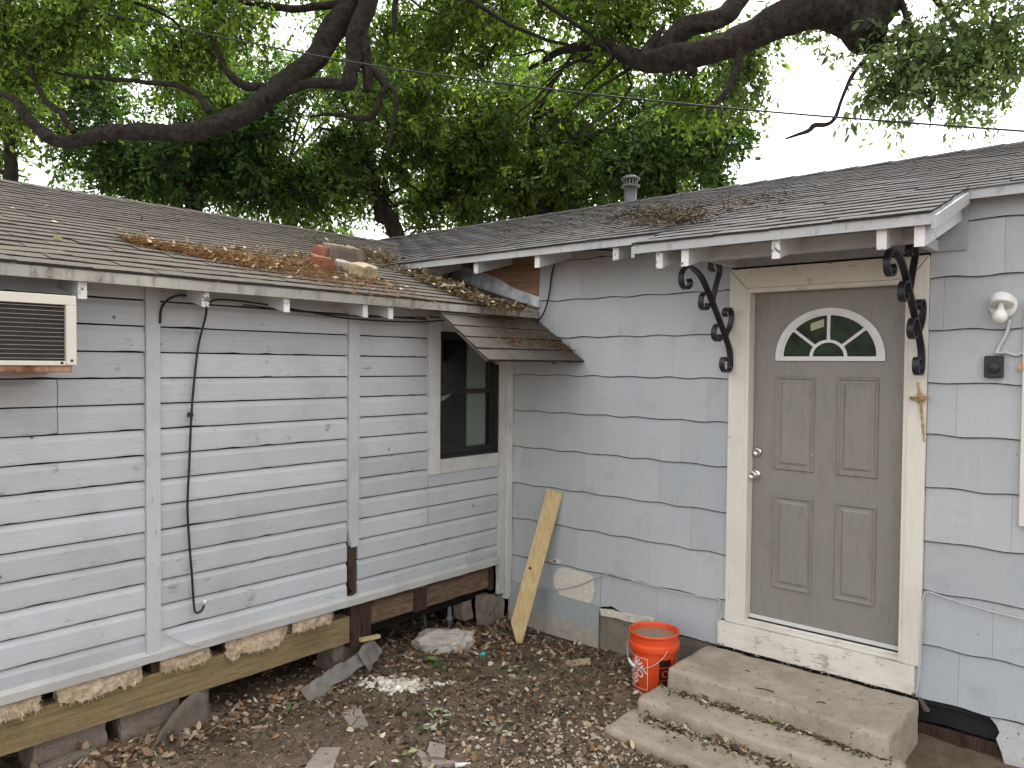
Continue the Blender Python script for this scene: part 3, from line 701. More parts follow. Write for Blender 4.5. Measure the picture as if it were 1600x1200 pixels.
# roof of the main house
thR = math.atan(.32); RIDGE_X = 2.40
ERL, EPO, ERR = -.42, -.80, -.10; PYA, PYB = -1.625, -3.155
hd = MB()
def slab(x0, x1, y0, y1):
    P = [(x0, y0), (x1, y0), (x1, y1), (x0, y1)]
    hd.add([(x, y, RR(x) - .012) for x, y in P] + [(x, y, RR(x) - .034) for x, y in P], [(0, 1, 2, 3), (7, 6, 5, 4), (0, 4, 5, 1), (1, 5, 6, 2), (2, 6, 7, 3), (3, 7, 4, 0)])
slab(ERR, RIDGE_X, -5.7, PYB); slab(EPO + .012, RIDGE_X, PYB, PYA); slab(ERL + .012, RIDGE_X, PYA, 6.0)
hd.add([(RIDGE_X, -5.7, RR(RIDGE_X) - .012), (RIDGE_X, 6, RR(RIDGE_X) - .012), (RIDGE_X * 2 + .3, 6, RR(-.3) - .012), (RIDGE_X * 2 + .3, -5.7, RR(-.3) - .012),
        (RIDGE_X, -5.7, RR(RIDGE_X) - .034), (RIDGE_X, 6, RR(RIDGE_X) - .034), (RIDGE_X * 2 + .3, 6, RR(-.3) - .034), (RIDGE_X * 2 + .3, -5.7, RR(-.3) - .034)], [(0, 1, 2, 3), (7, 6, 5, 4), (2, 3, 7, 6)])
gab = MB()
for y in (-5.38, 6.02): gab.add([(.02, y, 2.9), (4.78, y, 2.9), (RIDGE_X, y, RR(RIDGE_X) - .03)], [(0, 1, 2)])
gab.build('gable', m_cement, house)
roofR = hd.build('roof', m_soffit, house)
for (x, ya, yb) in ((ERL, PYA + .002, 1.4), (EPO, PYB, PYA), (ERR, -5.7, PYB - .002)):
    z = RR(x); d = MB(); d.box(x - .002, x + .008, ya, yb, z - .062, z - .016); d.box(x - .010, x - .002, ya, yb, z - .066, z - .058); d.build('drip_edge', m_drip, roofR)
rk = MB()      # rake board of the door canopy, right end
for y, dy in ((PYB, -.022), (PYA, .022)):
    P = [(EPO, RR(EPO) - .026), (ERR if y == PYB else ERL, RR(ERR if y == PYB else ERL) - .026)]
    v = [(x, y + e, z - q) for e in (0, dy) for (x, z) in P for q in (0, .060)]
    rk = MB(); rk.add(v, [(0, 1, 3, 2), (4, 6, 7, 5), (0, 4, 5, 1), (2, 3, 7, 6), (0, 2, 6, 4), (1, 5, 7, 3)]); rk.build('rake_board', m_drip, roofR)
def tail(x0, x1, y, h, w=.022, tip=0.0):
    rt = MB(); v = [(x, y + s_ * w, RR(x) - .036 - d) for s_ in (-1, 1) for (x, d) in ((x0, tip), (x0, h), (x1, h + .02), (x1, 0))]
    rt.add(v, [(0, 1, 2, 3), (7, 6, 5, 4), (0, 3, 7, 4), (1, 5, 6, 2), (2, 6, 7, 3)], 0).add(v, [(0, 4, 5, 1)], 1); rt.build('rafter_tail', [m_rafter, m_peel], house)
for y in (-1.235, -.585, .005, .57, 1.1): tail(ERL + .02, .01, y, .118)
for y in (-1.775, -1.935, -2.445, -2.945, -3.105): tail(EPO + .02, .01, y, .128)
for y in (-3.7, -4.3, -4.9): tail(ERR + .02, .01, y, .085)
MB().box(-.50, -.41, -3.02, -1.86, 2.635, 2.705, ch=.004).build('canopy_beam', m_rafter, house)
MB().box(-.41, -.004, -1.90, -1.862, 2.640, 2.70, ch=.003).build('canopy_brace', m_rafter, house); MB().box(-.41, -.004, -3.02, -2.982, 2.640, 2.70, ch=.003).build('canopy_brace', m_rafter, house)
MB().box(-.022, .004, PYB, PYA, 2.640, 2.93).build('frieze_board', m_soffit, house)
tabs = []; nrow = int((RIDGE_X - EPO) / math.cos(thR) / EXPO)
for r in range(nrow + 1):
    x = EPO - .012 + r * EXPO * math.cos(thR)
    if r == nrow: x = RIDGE_X - .10
    off = (r % 2) * TABW / 2 + random.uniform(-.03, .03)
    y = -5.6 + off; yend = (RR(x) - 2.532) / .30 + .3
    while y < min(yend, 5.8):
        yy = y; y += TABW
        if x < ERR - .03:
            if x < ERL - .03:
                if not (PYB - .05 < yy < PYA + .05): continue
                yy = max(PYB + TABW / 2 - .012, min(PYA - TABW / 2 + .012, yy))
            elif yy < PYB - TABW / 2: continue
            else: yy = max(yy, PYB + TABW / 2 - .012)
        M = Matrix.Translation((x + random.uniform(-.004, .004), yy + random.uniform(-.003, .003), RR(x) - .011 + .006 * mnoise.noise(Vector((x * .8, yy * .8, 4))))) @ Matrix.Rotation(-PI / 2, 4, 'Z') @ Matrix.Rotation(thR, 4, 'X') @ Matrix.Rotation(random.gauss(0, .006), 4, 'Z') @ Matrix.Rotation(random.gauss(0, .008), 4, 'Y')
        tabs.append(M)
lay_tabs(roofR, m_roofR, tabs, 'x')
for (x, ya, yb) in ((ERL, PYA, .85), (ERR, -5.6, PYB)):      # starter strips along the eaves
    st = MB(); st.box(x - .012, x + .06, ya, yb, 0, .006); M = Matrix.Translation((0, 0, 0))
    st.v = [(a, b, RR(a) - .012 + c) for a, b, c in st.v]; st.build('starter_strip', m_roofR, roofR)
rc = MB(); zr = RR(RIDGE_X) + .012
for i in range(42):
    y = -5.65 + i * .27
    rc.add([(RIDGE_X - .13, y, zr - .046), (RIDGE_X - .13, y + .29, zr - .053), (RIDGE_X, y, zr), (RIDGE_X, y + .29, zr - .008), (RIDGE_X + .13, y, zr - .046), (RIDGE_X + .13, y + .29, zr - .053)], [(0, 1, 3, 2), (2, 3, 5, 4)])
rc.build('ridge_cap', m_roofR, roofR)

# ---- door, frame, sill
frame = bpy.data.objects.new('door_frame', None); C.objects.link(frame); frame.parent = house
def casing(pts, mat, x=(-.034, -.002)):
    q = MB(); q.prism(pts, x, lambda a, b, h: (h, a, b)); bev = q.build('casing', mat, frame); return bev
OY0, OY1, IY0, IY1, OT, IT, CB = -1.852, -2.980, -1.960, -2.890, 2.625, 2.505, .402
casing([(OY0, CB), (OY0, OT - .004), (IY0, IT - .004), (IY0, CB)], m_cream)
casing([(OY1, CB), (IY1, CB), (IY1, IT - .004), (OY1, OT - .004)], m_cream)
casing([(OY0 - .003, OT), (OY1 + .003, OT), (IY1 + .003, IT), (IY0 - .003, IT)], m_creamh)
sb = rough_block('sill_board', -.045, -.002, -2.955, -1.808, .242, .398, m_creamh, frame, 12, .0035, 9)
for (a, b) in ((IY0, IY0 - .022), (IY1 + .022, IY1)):
    q = MB(); q.box(-.030, .09, min(a, b), max(a, b), .402, IT - .004); q.build('jamb', m_cream, frame)
MB().box(-.030, .09, IY1 + .022, IY0 - .022, IT - .028, IT - .002).build('jamb', m_creamh, frame)
th = MB(); th.box(-.020, .09, IY1 + .022, IY0 - .022, .402, .425); th.box(.005, .09, IY1 + .022, IY0 - .022, .425, .438); th.build('threshold', m_creamh, frame)
MB().box(.034, .047, IY1 + .023, IY0 - .023, .440, .462).build('door_sweep', m_white, frame)
DX = .050; a, b = IY0 - .024, IY1 + .024
dm = MB(); dm.box(DX, DX + .04, b, a, .463, IT - .030)
door = dm.build('door', m_door, house); door['label'] = 'taupe panelled entry door with half-round fanlight'
def dpt(u, v, x=DX): p = on(0, x, u, v); return p.y, p.z
def panel(u0, v0, u1, v1):
    y0, z1 = dpt(u0, v0); y1, z0 = dpt(u1, v1); 
    prof = [(0, 0), (.005, .010), (.013, .010), (.021, .001), (.034, .001), (.048, .009), (.052, .009)]
    q = MB(); vs = []
    for d, h in prof: vs += [(DX - .0008 - h, y0 - d, z0 + d), (DX - .0008 - h, y1 + d, z0 + d), (DX - .0008 - h, y1 + d, z1 - d), (DX - .0008 - h, y0 - d, z1 - d)]
    k = len(prof); fs = [(i * 4 + j, i * 4 + (j + 1) % 4, i * 4 + 4 + (j + 1) % 4, i * 4 + 4 + j) for i in range(k - 1) for j in range(4)] + [tuple(range(k * 4 - 4, k * 4))]
    q.add(vs, fs); q.build('panel', m_door, door)
yl0, yl1 = dpt(1211, 660)[0], dpt(1273, 660)[0]; yr0, yr1 = dpt(1308, 660)[0], dpt(1373, 660)[0]
zt1, zt0 = dpt(1243, 588)[1], dpt(1243, 736)[1]; zb1, zb0 = dpt(1238, 776)[1], dpt(1238, 923)[1]
def panel_c(y0, y1, z0, z1):
    pu = proj((DX, y0, z1)); pv = proj((DX, y1, z0)); panel(pu[0], pu[1], pv[0], pv[1])
for (y0, y1) in ((yl0, yl1), (yr0, yr1)):
    panel_c(y0, y1, zt0, zt1); panel_c(y0, y1, zb0, zb1)
# fanlight
fy = (dpt(1213, 558)[0] + dpt(1384, 558)[0]) / 2; fz = dpt(1298, 557)[1]; fr = (dpt(1213, 558)[0] - dpt(1384, 558)[0]) / 2; FH = (dpt(1298, 481)[1] - fz) / fr
def fpt(r, t, h): return (DX - h, fy + r * math.cos(t), fz + r * math.sin(t) * FH)
def arc_ring(r0, r1, h0, h1, t0=0, t1=PI, n=28):
    q = MB(); vs = []
    for i in range(n + 1):
        t = t0 + (t1 - t0) * i / n; vs += [fpt(r1, t, h0), fpt(r1, t, h1), fpt(r0, t, h1), fpt(r0, t, h0)]
    fs = [(i * 4 + j, i * 4 + (j + 1) % 4, i * 4 + 4 + (j + 1) % 4, i * 4 + 4 + j) for i in range(n) for j in range(4)] + [(0, 1, 2, 3), (n * 4 + 3, n * 4 + 2, n * 4 + 1, n * 4)]
    return q.add(vs, fs)
m_vinyl = simple('white_vinyl', (.66, .66, .64), .45, .35, var=.08)
q = arc_ring(fr * .90, fr, .0, .014); q.box(DX - .0145, DX, fy - fr, fy + fr, fz - .026, fz); q.build('fanlight_frame', m_vinyl, door)
arc_ring(fr * .85, fr * .905, .0, .008).build('fanlight_frame', m_vinyl, door)
arc_ring(fr * .285, fr * .345, .003, .011).build('muntin', m_vinyl, door)
for t in (PI * .225, PI / 2, PI * .775):
    q = MB(); w = .009; r0, r1 = fr * .34, fr * .86; dx = Vector((math.cos(t), math.sin(t))); nn = Vector((-dx.y, dx.x))
    pts = [dx * r0 + nn * w, dx * r1 + nn * w, dx * r1 - nn * w, dx * r0 - nn * w]; q.prism([(p.x, p.y) for p in pts], (.003, .0105), lambda a_, b_, h: (DX - h, fy + a_, fz + b_ * FH)); q.build('muntin', m_vinyl, door)
for (ta, tb) in ((0, .225), (.225, .5), (.5, .775), (.775, 1)):
    arc_ring(fr * .33, fr * .86, .0008, .002, ta * PI, tb * PI, 10).build('pane', m_fan, door)
arc_ring(.001, fr * .30, .0008, .002, 0, PI, 12).build('pane', m_fan, door)
q = MB(); y0, z0 = dpt(1267, 512); y1, z1 = dpt(1288, 503); q.prism([(y0, z0 - .02), (y1, z0 + .004), (y1, z1 + .018), (y0, z1 - .008)], (.003, .0036), lambda a_, b_, h: (DX - h, a_, b_)); q.build('paper_label', m_paper, door)
# hardware
ky, kz = dpt(1181, 741); by, bz = dpt(1184, 706); RX = Matrix.Rotation(-PI / 2, 3, 'Y')
q = MB(); q.lathe([(0, 0), (.032, 0), (.033, .006), (.024, .010), (.013, .014), (.012, .030), (.024, .036), (.029, .046), (.027, .058), (.016, .064), (.015, .061), (0, .060)], 20, (DX, ky, kz), M=RX); q.build('door_knob', m_chrome, door)
q = MB(); q.lathe([(0, 0), (.031, 0), (.031, .008), (.025, .016), (.014, .018), (.013, .015), (0, .015)], 20, (DX, by, bz), M=RX); q.build('deadbolt', m_chrome, door)
# window at the right end of the wall (only its edge is in view)
rwin = bpy.data.objects.new('window', None); C.objects.link(rwin); rwin.parent = house
for (ya, yb, za, zb) in ((-3.51, -3.412, 1.23, 2.36), (-4.40, -4.30, 1.23, 2.36), (-4.30, -3.51, 2.27, 2.36), (-4.30, -3.51, 1.23, 1.32)): MB().box(-.036, -.002, ya, yb, za, zb, ch=.003).build('casing', m_cream, rwin)
MB().box(-.026, -.016, -4.30, -3.51, 1.32, 2.27).build('pane', m_fan, rwin); MB().box(-.034, -.027, -4.30, -3.51, 1.78, 1.82).build('meeting_rail', m_cream, rwin)

# ------------------------------------------------------------------ concrete steps
steps = thing('concrete_steps', 'three worn concrete steps below the taupe door', 'steps')
def step_mesh(x0, x1, y0, y1, z0, z1, seed, lean=0.0):
    bm = bmesh.new(); lo = Vector((x0, y0, z0)); hi = Vector((x1, y1, z1)); st = .022; cnt = [max(2, int((hi[i] - lo[i]) / st)) for i in range(3)]; vd_ = {}; rad_ = .013
    def vert(ix):
        if ix not in vd_:
            p = Vector([lo[i] + (hi[i] - lo[i]) * ix[i] / cnt[i] for i in range(3)]); c_ = Vector([min(max(p[i], lo[i] + rad_), hi[i] - rad_) for i in range(3)]); d_ = p - c_
            p = c_ + d_.normalized() * rad_; f_ = (x1 - p.x) / (x1 - x0); p.x += lean * f_ * (p.y - y0) / (y1 - y0); vd_[ix] = bm.verts.new(p)
        return vd_[ix]
    for ax_ in range(3):
        b1_, b2_ = [i for i in range(3) if i != ax_]
        for e_ in (0, cnt[ax_]):
            for i in range(cnt[b1_]):
                for j in range(cnt[b2_]):
                    q_ = []
                    for (di, dj) in ((0, 0), (1, 0), (1, 1), (0, 1)):
                        ix = [0, 0, 0]; ix[ax_] = e_; ix[b1_] = i + di; ix[b2_] = j + dj; q_.append(vert(tuple(ix)))
                    bm.faces.new(q_)
    bmesh.ops.recalc_face_normals(bm, faces=bm.faces[:])
    bm.normal_update()
    for v in bm.verts:
        p = v.co; nrm = v.normal.copy(); d = .005 * mnoise.noise(p * 7 + Vector((seed, 0, 0))) + .0035 * mnoise.noise(p * 24 + Vector((0, seed, 0)))
        # honeycombed pocket in the riser
        edge = abs(nrm.x) > .3 and nrm.z > .3
        if edge: d -= .022 * max(0, mnoise.noise(p * 11 + Vector((0, 0, seed))) - .05)
        if nrm.x < -.6: d -= .018 * max(0, mnoise.noise(p * 30) + .15) * max(0, 1 - (p - Vector((-.63, -2.42, .17))).length / .16)
        v.co = p + nrm * d
    me = bpy.data.meshes.new('step'); bm.to_mesh(me); bm.free(); me.materials.append(m_conc)
    for pgn in me.polygons: pgn.use_smooth = True
    return me
link('step', step_mesh(-.63, -.052, -2.985, -1.745, -.10, .232, 1, lean=.06), steps)
link('step', step_mesh(-.865, -.560, -3.05, -1.695, -.10, .118, 2, lean=.04), steps)
link('step', step_mesh(-1.15, -.80, -3.10, -1.655, -.10, .040, 3, lean=.04), steps)

# ------------------------------------------------------------------ things fixed to the walls
# window air conditioner
ac = thing('air_conditioner', 'cream window air conditioner with dark grille under the left eave', 'air conditioner', loc=(-3.66, -.31, 1.99))
def acb(name, x0, x1, y0, y1, z0, z1, mat, ch=0.002): o = MB().box(x0, x1, y0, y1, z0, z1, ch=ch).build(name, mat, ac); o.location = (3.66, .31, -1.99); return o
ax0, ax1, ay, az0, az1 = -4.02, -3.292, -.312, 1.998, 2.305
acb('casing', ax0 + .01, ax1 - .006, ay + .02, .02, az0 + .012, az1 - .004, m_acbody)
acb('bottom_pan', ax0 + .01, ax1 - .012, ay + .012, .0, az0 - .030, az0 + .008, m_rust, ch=.004)
acb('front_frame', ax0, ax1, ay, ay + .018, az1 - .042, az1, m_acbody); acb('front_frame', ax1 - .042, ax1, ay - .002, ay + .0175, az0 + .002, az1 - .043, m_acbody); acb('front_frame', ax0, ax0 + .042, ay - .002, ay + .0175, az0 + .002, az1 - .043, m_acbody)
acb('front_frame', ax0 + .043, ax1 - .043, ay, ay + .016, az0, az0 + .020, m_acbody)
acb('condenser', ax0 + .043, ax1 - .043, ay + .019, ay + .03, az0 + .02, az1 - .042, m_fin, ch=0)
for i in range(13):
    z = az0 + .030 + i * .0187
    acb('grille_wire', ax0 + .043, ax1 - .043, ay + .008, ay + .0105, z, z + .0026, m_wiregrill, ch=0)
for (dx, dz) in ((-.02, .022), (-.06, .012)):
    q = MB(); q.lathe([(0, 0), (.006, 0), (.006, .003), (0, .004)], 10, (ax1 + dx, ay - .001, az0 + dz), M=Matrix.Rotation(PI / 2, 3, 'X')); o = q.build('screw', m_sash, ac); o.location = (3.66, .31, -1.99)

# cables
def cable(name, pts, r, mat, label, cat='cable', n=8, sm=8):
    q = MB(); q.tube(smooth_path(pts, sm), r, n); return q.build(name, mat, label=label, cat=cat)
Y = -.045
def W(u, v, y=Y): return on(1, y, u, v)
cab = thing('hanging_cable', 'black cable drooping down the clapboards from the left eave', 'cable', loc=W(320, 480))
q = MB(); pts = [W(250, 505, -.04), W(253, 480, -.06), W(268, 465, -.09), W(290, 462, -.10), W(318, 475, -.10), W(322, 490, -.07), W(310, 540), W(303, 600), W(299, 650), W(296, 720), W(293, 790), W(296, 850), W(300, 900), W(303, 945), W(306, 957, -.06), W(314, 955, -.06), W(319, 946, -.05)]
q.tube([p - cab.location for p in smooth_path(pts, 8)], .0062, 8); q.build('cable', m_cable, cab)
q = MB(); p = W(319, 944, -.05) - cab.location; q.tube([p, p + Vector((.006, 0, .022))], .010, 10); q.build('connector', m_white, cab)
q = MB(); p = W(298, 648, -.05) - cab.location; q.box(p.x - .012, p.x + .012, p.y - .01, p.y + .02, p.z - .012, p.z + .012, ch=.004); q.build('clip', m_cable, cab)
cable('eave_cable', [W(322, 478, -.10), W(345, 468, -.11), W(430, 478, -.11), W(540, 497, -.10), W(640, 503, -.09), W(700, 500, -.09)], .005, m_cable, 'upper black cable strung under the wing eave above the battens')
cable('eave_cable', [W(380, 476, -.075), W(470, 487, -.075), W(560, 494, -.075), W(690, 496, -.075)], .004, m_cable, 'thin lower black wire running under the wing eave beside the cable')
X = -.03
def H(u, v, x=X): return on(0, x, u, v)
cable('wall_cable', [H(838, 505, -.05), H(850, 488, -.04), H(858, 460, -.035), H(863, 425), H(872, 402, -.04), H(890, 392, -.05), H(930, 390, -.05), H(980, 391, -.05), H(1060, 383, -.05)], .0065, m_cable, 'black cable curving down the cement shingles beside the bare sheathing')
cable('low_wire', [H(841, 919, -.028), H(870, 921, -.028), H(905, 914, -.028), H(950, 897, -.028), H(1000, 910, -.028), H(1060, 926, -.028), H(1120, 936, -.028), H(1124, 945, -.028), H(1126, 975, -.028)], .0042, m_wire, 'white wire sagging along the wall between plank and door', 'wire')
cable('low_wire', [H(1431, 1086, -.05), H(1436, 1050, -.045), H(1440, 980, -.04), H(1442, 940, -.03), H(1449, 925, -.028), H(1480, 935, -.028), H(1540, 953, -.028), H(1600, 968, -.028), H(1660, 985, -.028)], .0045, m_wire, 'white wire rising beside the right door casing', 'wire')
cable('corner_wire', [W(760, 872, -.05), W(772, 866, -.055), H(790, 880, -.06), H(806, 897, -.04)], .003, m_wire, 'short white wire stapled across the inner corner board', 'wire')
cable('siding_wire', [W(733, 849, -.035), W(733, 860, -.035), W(734, 876, -.035), W(770, 867, -.04)], .0035, m_wire, 'short white wire on the siding below the wing window', 'wire')
cable('siding_wire', [W(247, 982, -.035), W(265, 994, -.04), W(285, 1004, -.045), W(300, 1009, -.046), W(313, 1008, -.046)], .003, m_wire, 'short pale wire end beside the first batten foot', 'wire')
cable('power_line', [at(-340, -58, 10.2), at(60, 2, 9.0), at(500, 88, 8.0), at(800, 132, 7.4), at(1150, 170, 6.9), at(1600, 205, 6.2), at(1900, 224, 5.9)], .0085, m_cable, 'overhead service wire crossing in front of the trees', 'power line')

# scrolled iron canopy brackets
def spiral(c, r0, r1, a0, turns, n=26): return [(c[0] + (r0 + (r1 - r0) * i / n) * math.cos(a0 + turns * 2 * PI * i / n), c[1] + (r0 + (r1 - r0) * i / n) * math.sin(a0 + turns * 2 * PI * i / n)) for i in range(n + 1)]
def strap(path, par, name, th=.011, w=.034):
    if name == 'scroll': path = [(path[0][0] + (a_ - path[0][0]) * 1.22, path[0][1] + (b_ - path[0][1]) * 1.22) for a_, b_ in path]
    """flat iron strap swept along a 2-D path (a = out from wall, b = height)"""
    q = MB(); vs = []; k = len(path)
    for i, (a_, b_) in enumerate(path):
        p0 = path[max(0, i - 1)]; p1 = path[min(k - 1, i + 1)]; t = Vector((p1[0] - p0[0], p1[1] - p0[1])).normalized(); nn = Vector((-t.y, t.x)) * th / 2
        for (s1, s2) in ((1, -1), (1, 1), (-1, 1), (-1, -1)): vs.append((-(a_ + nn.x * s1), s2 * w / 2, b_ + nn.y * s1))
    fs = [(i * 4 + j, i * 4 + (j + 1) % 4, i * 4 + 4 + (j + 1) % 4, i * 4 + 4 + j) for i in range(k - 1) for j in range(4)] + [(3, 2, 1, 0), tuple(k * 4 - 4 + j for j in range(4))]
    q.add(vs, fs); return q.build(name, m_iron, par)
def bracket(y, label, yaw=0.0):
    t = thing('scroll_bracket', label, 'bracket', 'iron brackets beside the door', loc=(-.036, y, 2.03)); t.rotation_euler.z = yaw
    p2 = lambda L: [(p.x, p.y) for p in smooth_path([Vector((a_, b_, 0)) for a_, b_ in L], 8)]
    p2_ = p2; p2 = lambda L: p2_([(a_, b_ * .905) for a_, b_ in L])
    main = p2([(.012, -.005), (.012, .05), (.03, .12), (.10, .24), (.19, .37), (.29, .51), (.36, .585), (.43, .622)])
    strap(main, t, 'bar', .016)
    strap(p2([(.43, .622), (.475, .630), (.515, .610), (.535, .57), (.525, .53), (.495, .512), (.465, .525), (.458, .55), (.472, .563)]), t, 'scroll')
    strap(p2([(.225, .42), (.20, .50), (.165, .59), (.175, .635), (.21, .652), (.24, .635), (.245, .605), (.222, .59)]), t, 'scroll')
    strap(p2([(.265, .475), (.31, .47), (.335, .44), (.33, .40), (.30, .385), (.275, .40), (.278, .422)]), t, 'scroll')
    strap(p2([(.075, .20), (.035, .25), (.018, .31), (.035, .35), (.068, .352), (.085, .33), (.075, .308)]), t, 'scroll')
    strap(p2([(.125, .275), (.165, .27), (.19, .235), (.185, .20), (.155, .182), (.13, .195), (.132, .22)]), t, 'scroll')
    strap(p2([(.012, .03), (.012, -.01), (.035, -.032), (.07, -.03), (.09, -.0), (.085, .035), (.06, .045), (.045, .028)]), t, 'scroll')
    return t
bracket(-1.868, 'black scrolled iron bracket left of the taupe door', R_(-6)); bracket(-2.958, 'black scrolled iron bracket right of the taupe door', R_(-4))

# porch lamp
lp = H(1567, 478, -.02); lamp = thing('porch_lamp', 'white round lampholder with bare bulb right of the door', 'lamp', loc=(0, lp.y, lp.z))
q = MB(); q.lathe([(0, .004), (.064, .004), (.066, .012), (.060, .022), (.052, .024), (0, .024)], 28, (-.008, 0, 0), M=RX); q.build('wall_plate', m_white, lamp)
TM = (Matrix.Rotation(R_(24), 3, 'Y'))
q = MB(); q.lathe([(.0, .055), (.038, .055), (.050, .045), (.054, .010), (.055, .0), (.048, -.002), (.020, .004), (0, .004)], 26, (-.072, 0, .002), M=TM); q.build('lampholder', m_white, lamp)
q = MB(); q.lathe([(.014, .004), (.015, -.020), (.020, -.032), (.031, -.052), (.034, -.068), (.031, -.084), (.020, -.096), (0, -.100)], 22, (-.072, 0, .002), M=TM); q.build('bulb', m_bulb, lamp)
bp = H(1553, 573, -.03); sbx = thing('switch_box', 'black doorbell box with round button below the porch lamp', 'switch box', loc=(-.012, bp.y, bp.z))
MB().box(-.034, .0, -.042, .042, -.056, .056, ch=.005).build('housing', m_box, sbx)
q = MB(); q.lathe([(0, 0), (.028, 0), (.027, .010), (.022, .013), (0, .014)], 22, (-.034, -.002, -.004), M=RX); q.build('button', m_box, sbx)
cable('lamp_conduit', [H(1577, 500, -.02), H(1573, 520, -.02), H(1563, 538, -.02), H(1556, 553, -.022)], .009, m_rafter, 'grey conduit between the bare bulb and black box', 'conduit')
cable('lamp_wire', [H(1560, 552, -.02), H(1572, 551, -.022), H(1588, 555, -.022), H(1600, 551, -.022), H(1640, 545, -.022)], .008, m_rafter, 'grey painted wire leaving the black box to the right', 'wire')
cr = thing('palm_cross', 'small woven palm cross tacked to the right door casing', 'cross', loc=tuple(H(1438, 622, -.038)))
o0 = cr.location
pl = [H(1434, 598, -.040), H(1437, 612, -.042), H(1438, 625, -.044), H(1441, 655, -.042), H(1444, 690, -.040)]
q = MB()
for ph in (0, PI):
    sp = smooth_path(pl, 12); n = len(sp); q.tube([p - o0 + Vector((math.sin(i * .8 + ph) * .002, math.cos(i * .8 + ph) * .0045 * min(1, i / 14), 0)) for i, p in enumerate(sp)], lerp_list([.004, .0045, .004, .002], n), 6)
q.build('upright', m_palm, cr)
q = MB(); q.tube([H(1421, 621, -.046) - o0, H(1452, 620, -.046) - o0], .0062, 6); q.tube([H(1423, 624, -.046) - o0, H(1451, 624, -.047) - o0], .004, 6); q.tube([H(1432, 616, -.050) - o0, H(1444, 628, -.050) - o0], .005, 6); q.tube([H(1443, 616, -.050) - o0, H(1433, 630, -.050) - o0], .005, 6); q.build('crosspiece', m_palm, cr)
dl = H(1597, 573, -.03); q = MB(); q.add([(-.022, dl.y + .008, dl.z + .03), (-.04, dl.y + .022, dl.z - .01), (-.03, dl.y, dl.z - .03), (-.05, dl.y - .025, dl.z - .012), (-.03, dl.y, dl.z)], [(0, 1, 4), (1, 2, 4), (2, 3, 4), (3, 0, 4)]); q.build('dry_leaf', m_palm, label='curled brown leaf caught on the wall beside the black box', cat='leaf')
# roof vent
vp = thing('vent_pipe', 'grey metal vent pipe with slotted cap behind the main ridge', 'vent pipe', loc=(2.68, .60, 3.55))
q = MB(); q.lathe([(.068, -.1), (.068, .42), (0, .42)], 20); q.build('pipe', m_galv, vp)
q = MB(); q.lathe([(.068, .415), (.100, .425), (.102, .440), (.075, .450), (.072, .452)], 22); q.lathe([(.078, .498), (.104, .505), (.106, .520), (.06, .548), (0, .555)], 22); q.build('cap', m_galv, vp)
for i in range(14):
    t = 2 * PI * i / 14; q = MB(); q.box(.070, .078, -.008, .008, .450, .500, M=Matrix.Rotation(t, 4, 'Z')); q.build('slat', m_galv, vp)
q = MB(); q.lathe([(.058, .43), (.058, .5)], 16); q.build('core', m_dark, vp)

# ------------------------------------------------------------------ leaning plank, bucket
tp = H(867, 768, -.035); bs = Vector((-.400, -.395, gz(-.4, -.395) - .012))
plank = MB(); ax = (tp - bs); L_ = ax.length; ax.normalize(); side = Vector((.60, -.80, 0)); side = (side - ax * side.dot(ax)).normalized(); nr = ax.cross(side)
w = .060; pts = [(-w, .150), (w * .55, 0), (w, .03), (w, L_), (-w, L_ + .004)]
plank.prism(pts, (-.011, .011), lambda a_, b_, h: bs + side * a_ + ax * b_ + nr * h)
plk = plank.build('plank', m_plank, label='yellow pine plank with pointed foot leaning in the corner', cat='plank')
kn = MB(); kp = bs + ax * (L_ * .485) - side * .028
kn.lathe([(0, .0118), (.008, .0118), (.011, .0112)], 12, kp, M=Matrix((side, ax, nr)).transposed()); kn.lathe([(0, -.0118), (.008, -.0118), (.011, -.0112)], 12, kp, M=Matrix((side, ax, nr)).transposed()); kn.build('knot', m_rotv, plk)

BX, BY = -.385, -1.545; BZ = gz(BX, BY) - .006
bk = thing('bucket', 'orange plastic bucket of murky water left of the steps', 'bucket', loc=(BX, BY, BZ))
q = MB(); prof = [(0, .0), (.122, .0), (.128, .001), (.131, .006), (.1404, .258), (.1405, .2615), (.142, .262), (.1555, .2625), (.157, .2645), (.158, .268), (.159, .296), (.158, .2995), (.156, .301), (.1515, .3015), (.1495, .303), (.149, .306), (.148, .350), (.149, .3525), (.1555, .3535), (.1575, .356), (.158, .361), (.157, .367), (.153, .3705), (.149, .370), (.146, .366), (.144, .355), (.139, .26), (.125, .02), (0, .016)]
q.lathe(prof, 48); q.build('body', m_orange, bk)
q = MB(); q.lathe([(0, .335), (.1425, .335)], 40); q.build('water', m_water, bk)
brad = lambda z: .131 + (.1405 - .131) * (z - .006) / .256
vd = math.atan2(CAM.y - BY, CAM.x - BX)
def wrap(s_, z, off=.0008): 
    a_ = vd + s_; r = brad(z) + off; return (r * math.cos(a_), r * math.sin(a_), z)
LC, LZ, LS = R_(-56), .128, .098          # logo: centre angle, height, half size
m_ang = lambda s_: LC + s_ / .136
def patch(s0, s1, z0, z1, n=8, mi=0, q=None, off=.0009):
    vs = []; 
    for i in range(n + 1):
        for j in range(2): vs.append(wrap(m_ang(s0 + (s1 - s0) * i / n), z0 + (z1 - z0) * j, off))
    q.add(vs, [(i * 2, i * 2 + 2, i * 2 + 3, i * 2 + 1) for i in range(n)], mi)
q = MB(); b_ = .0035
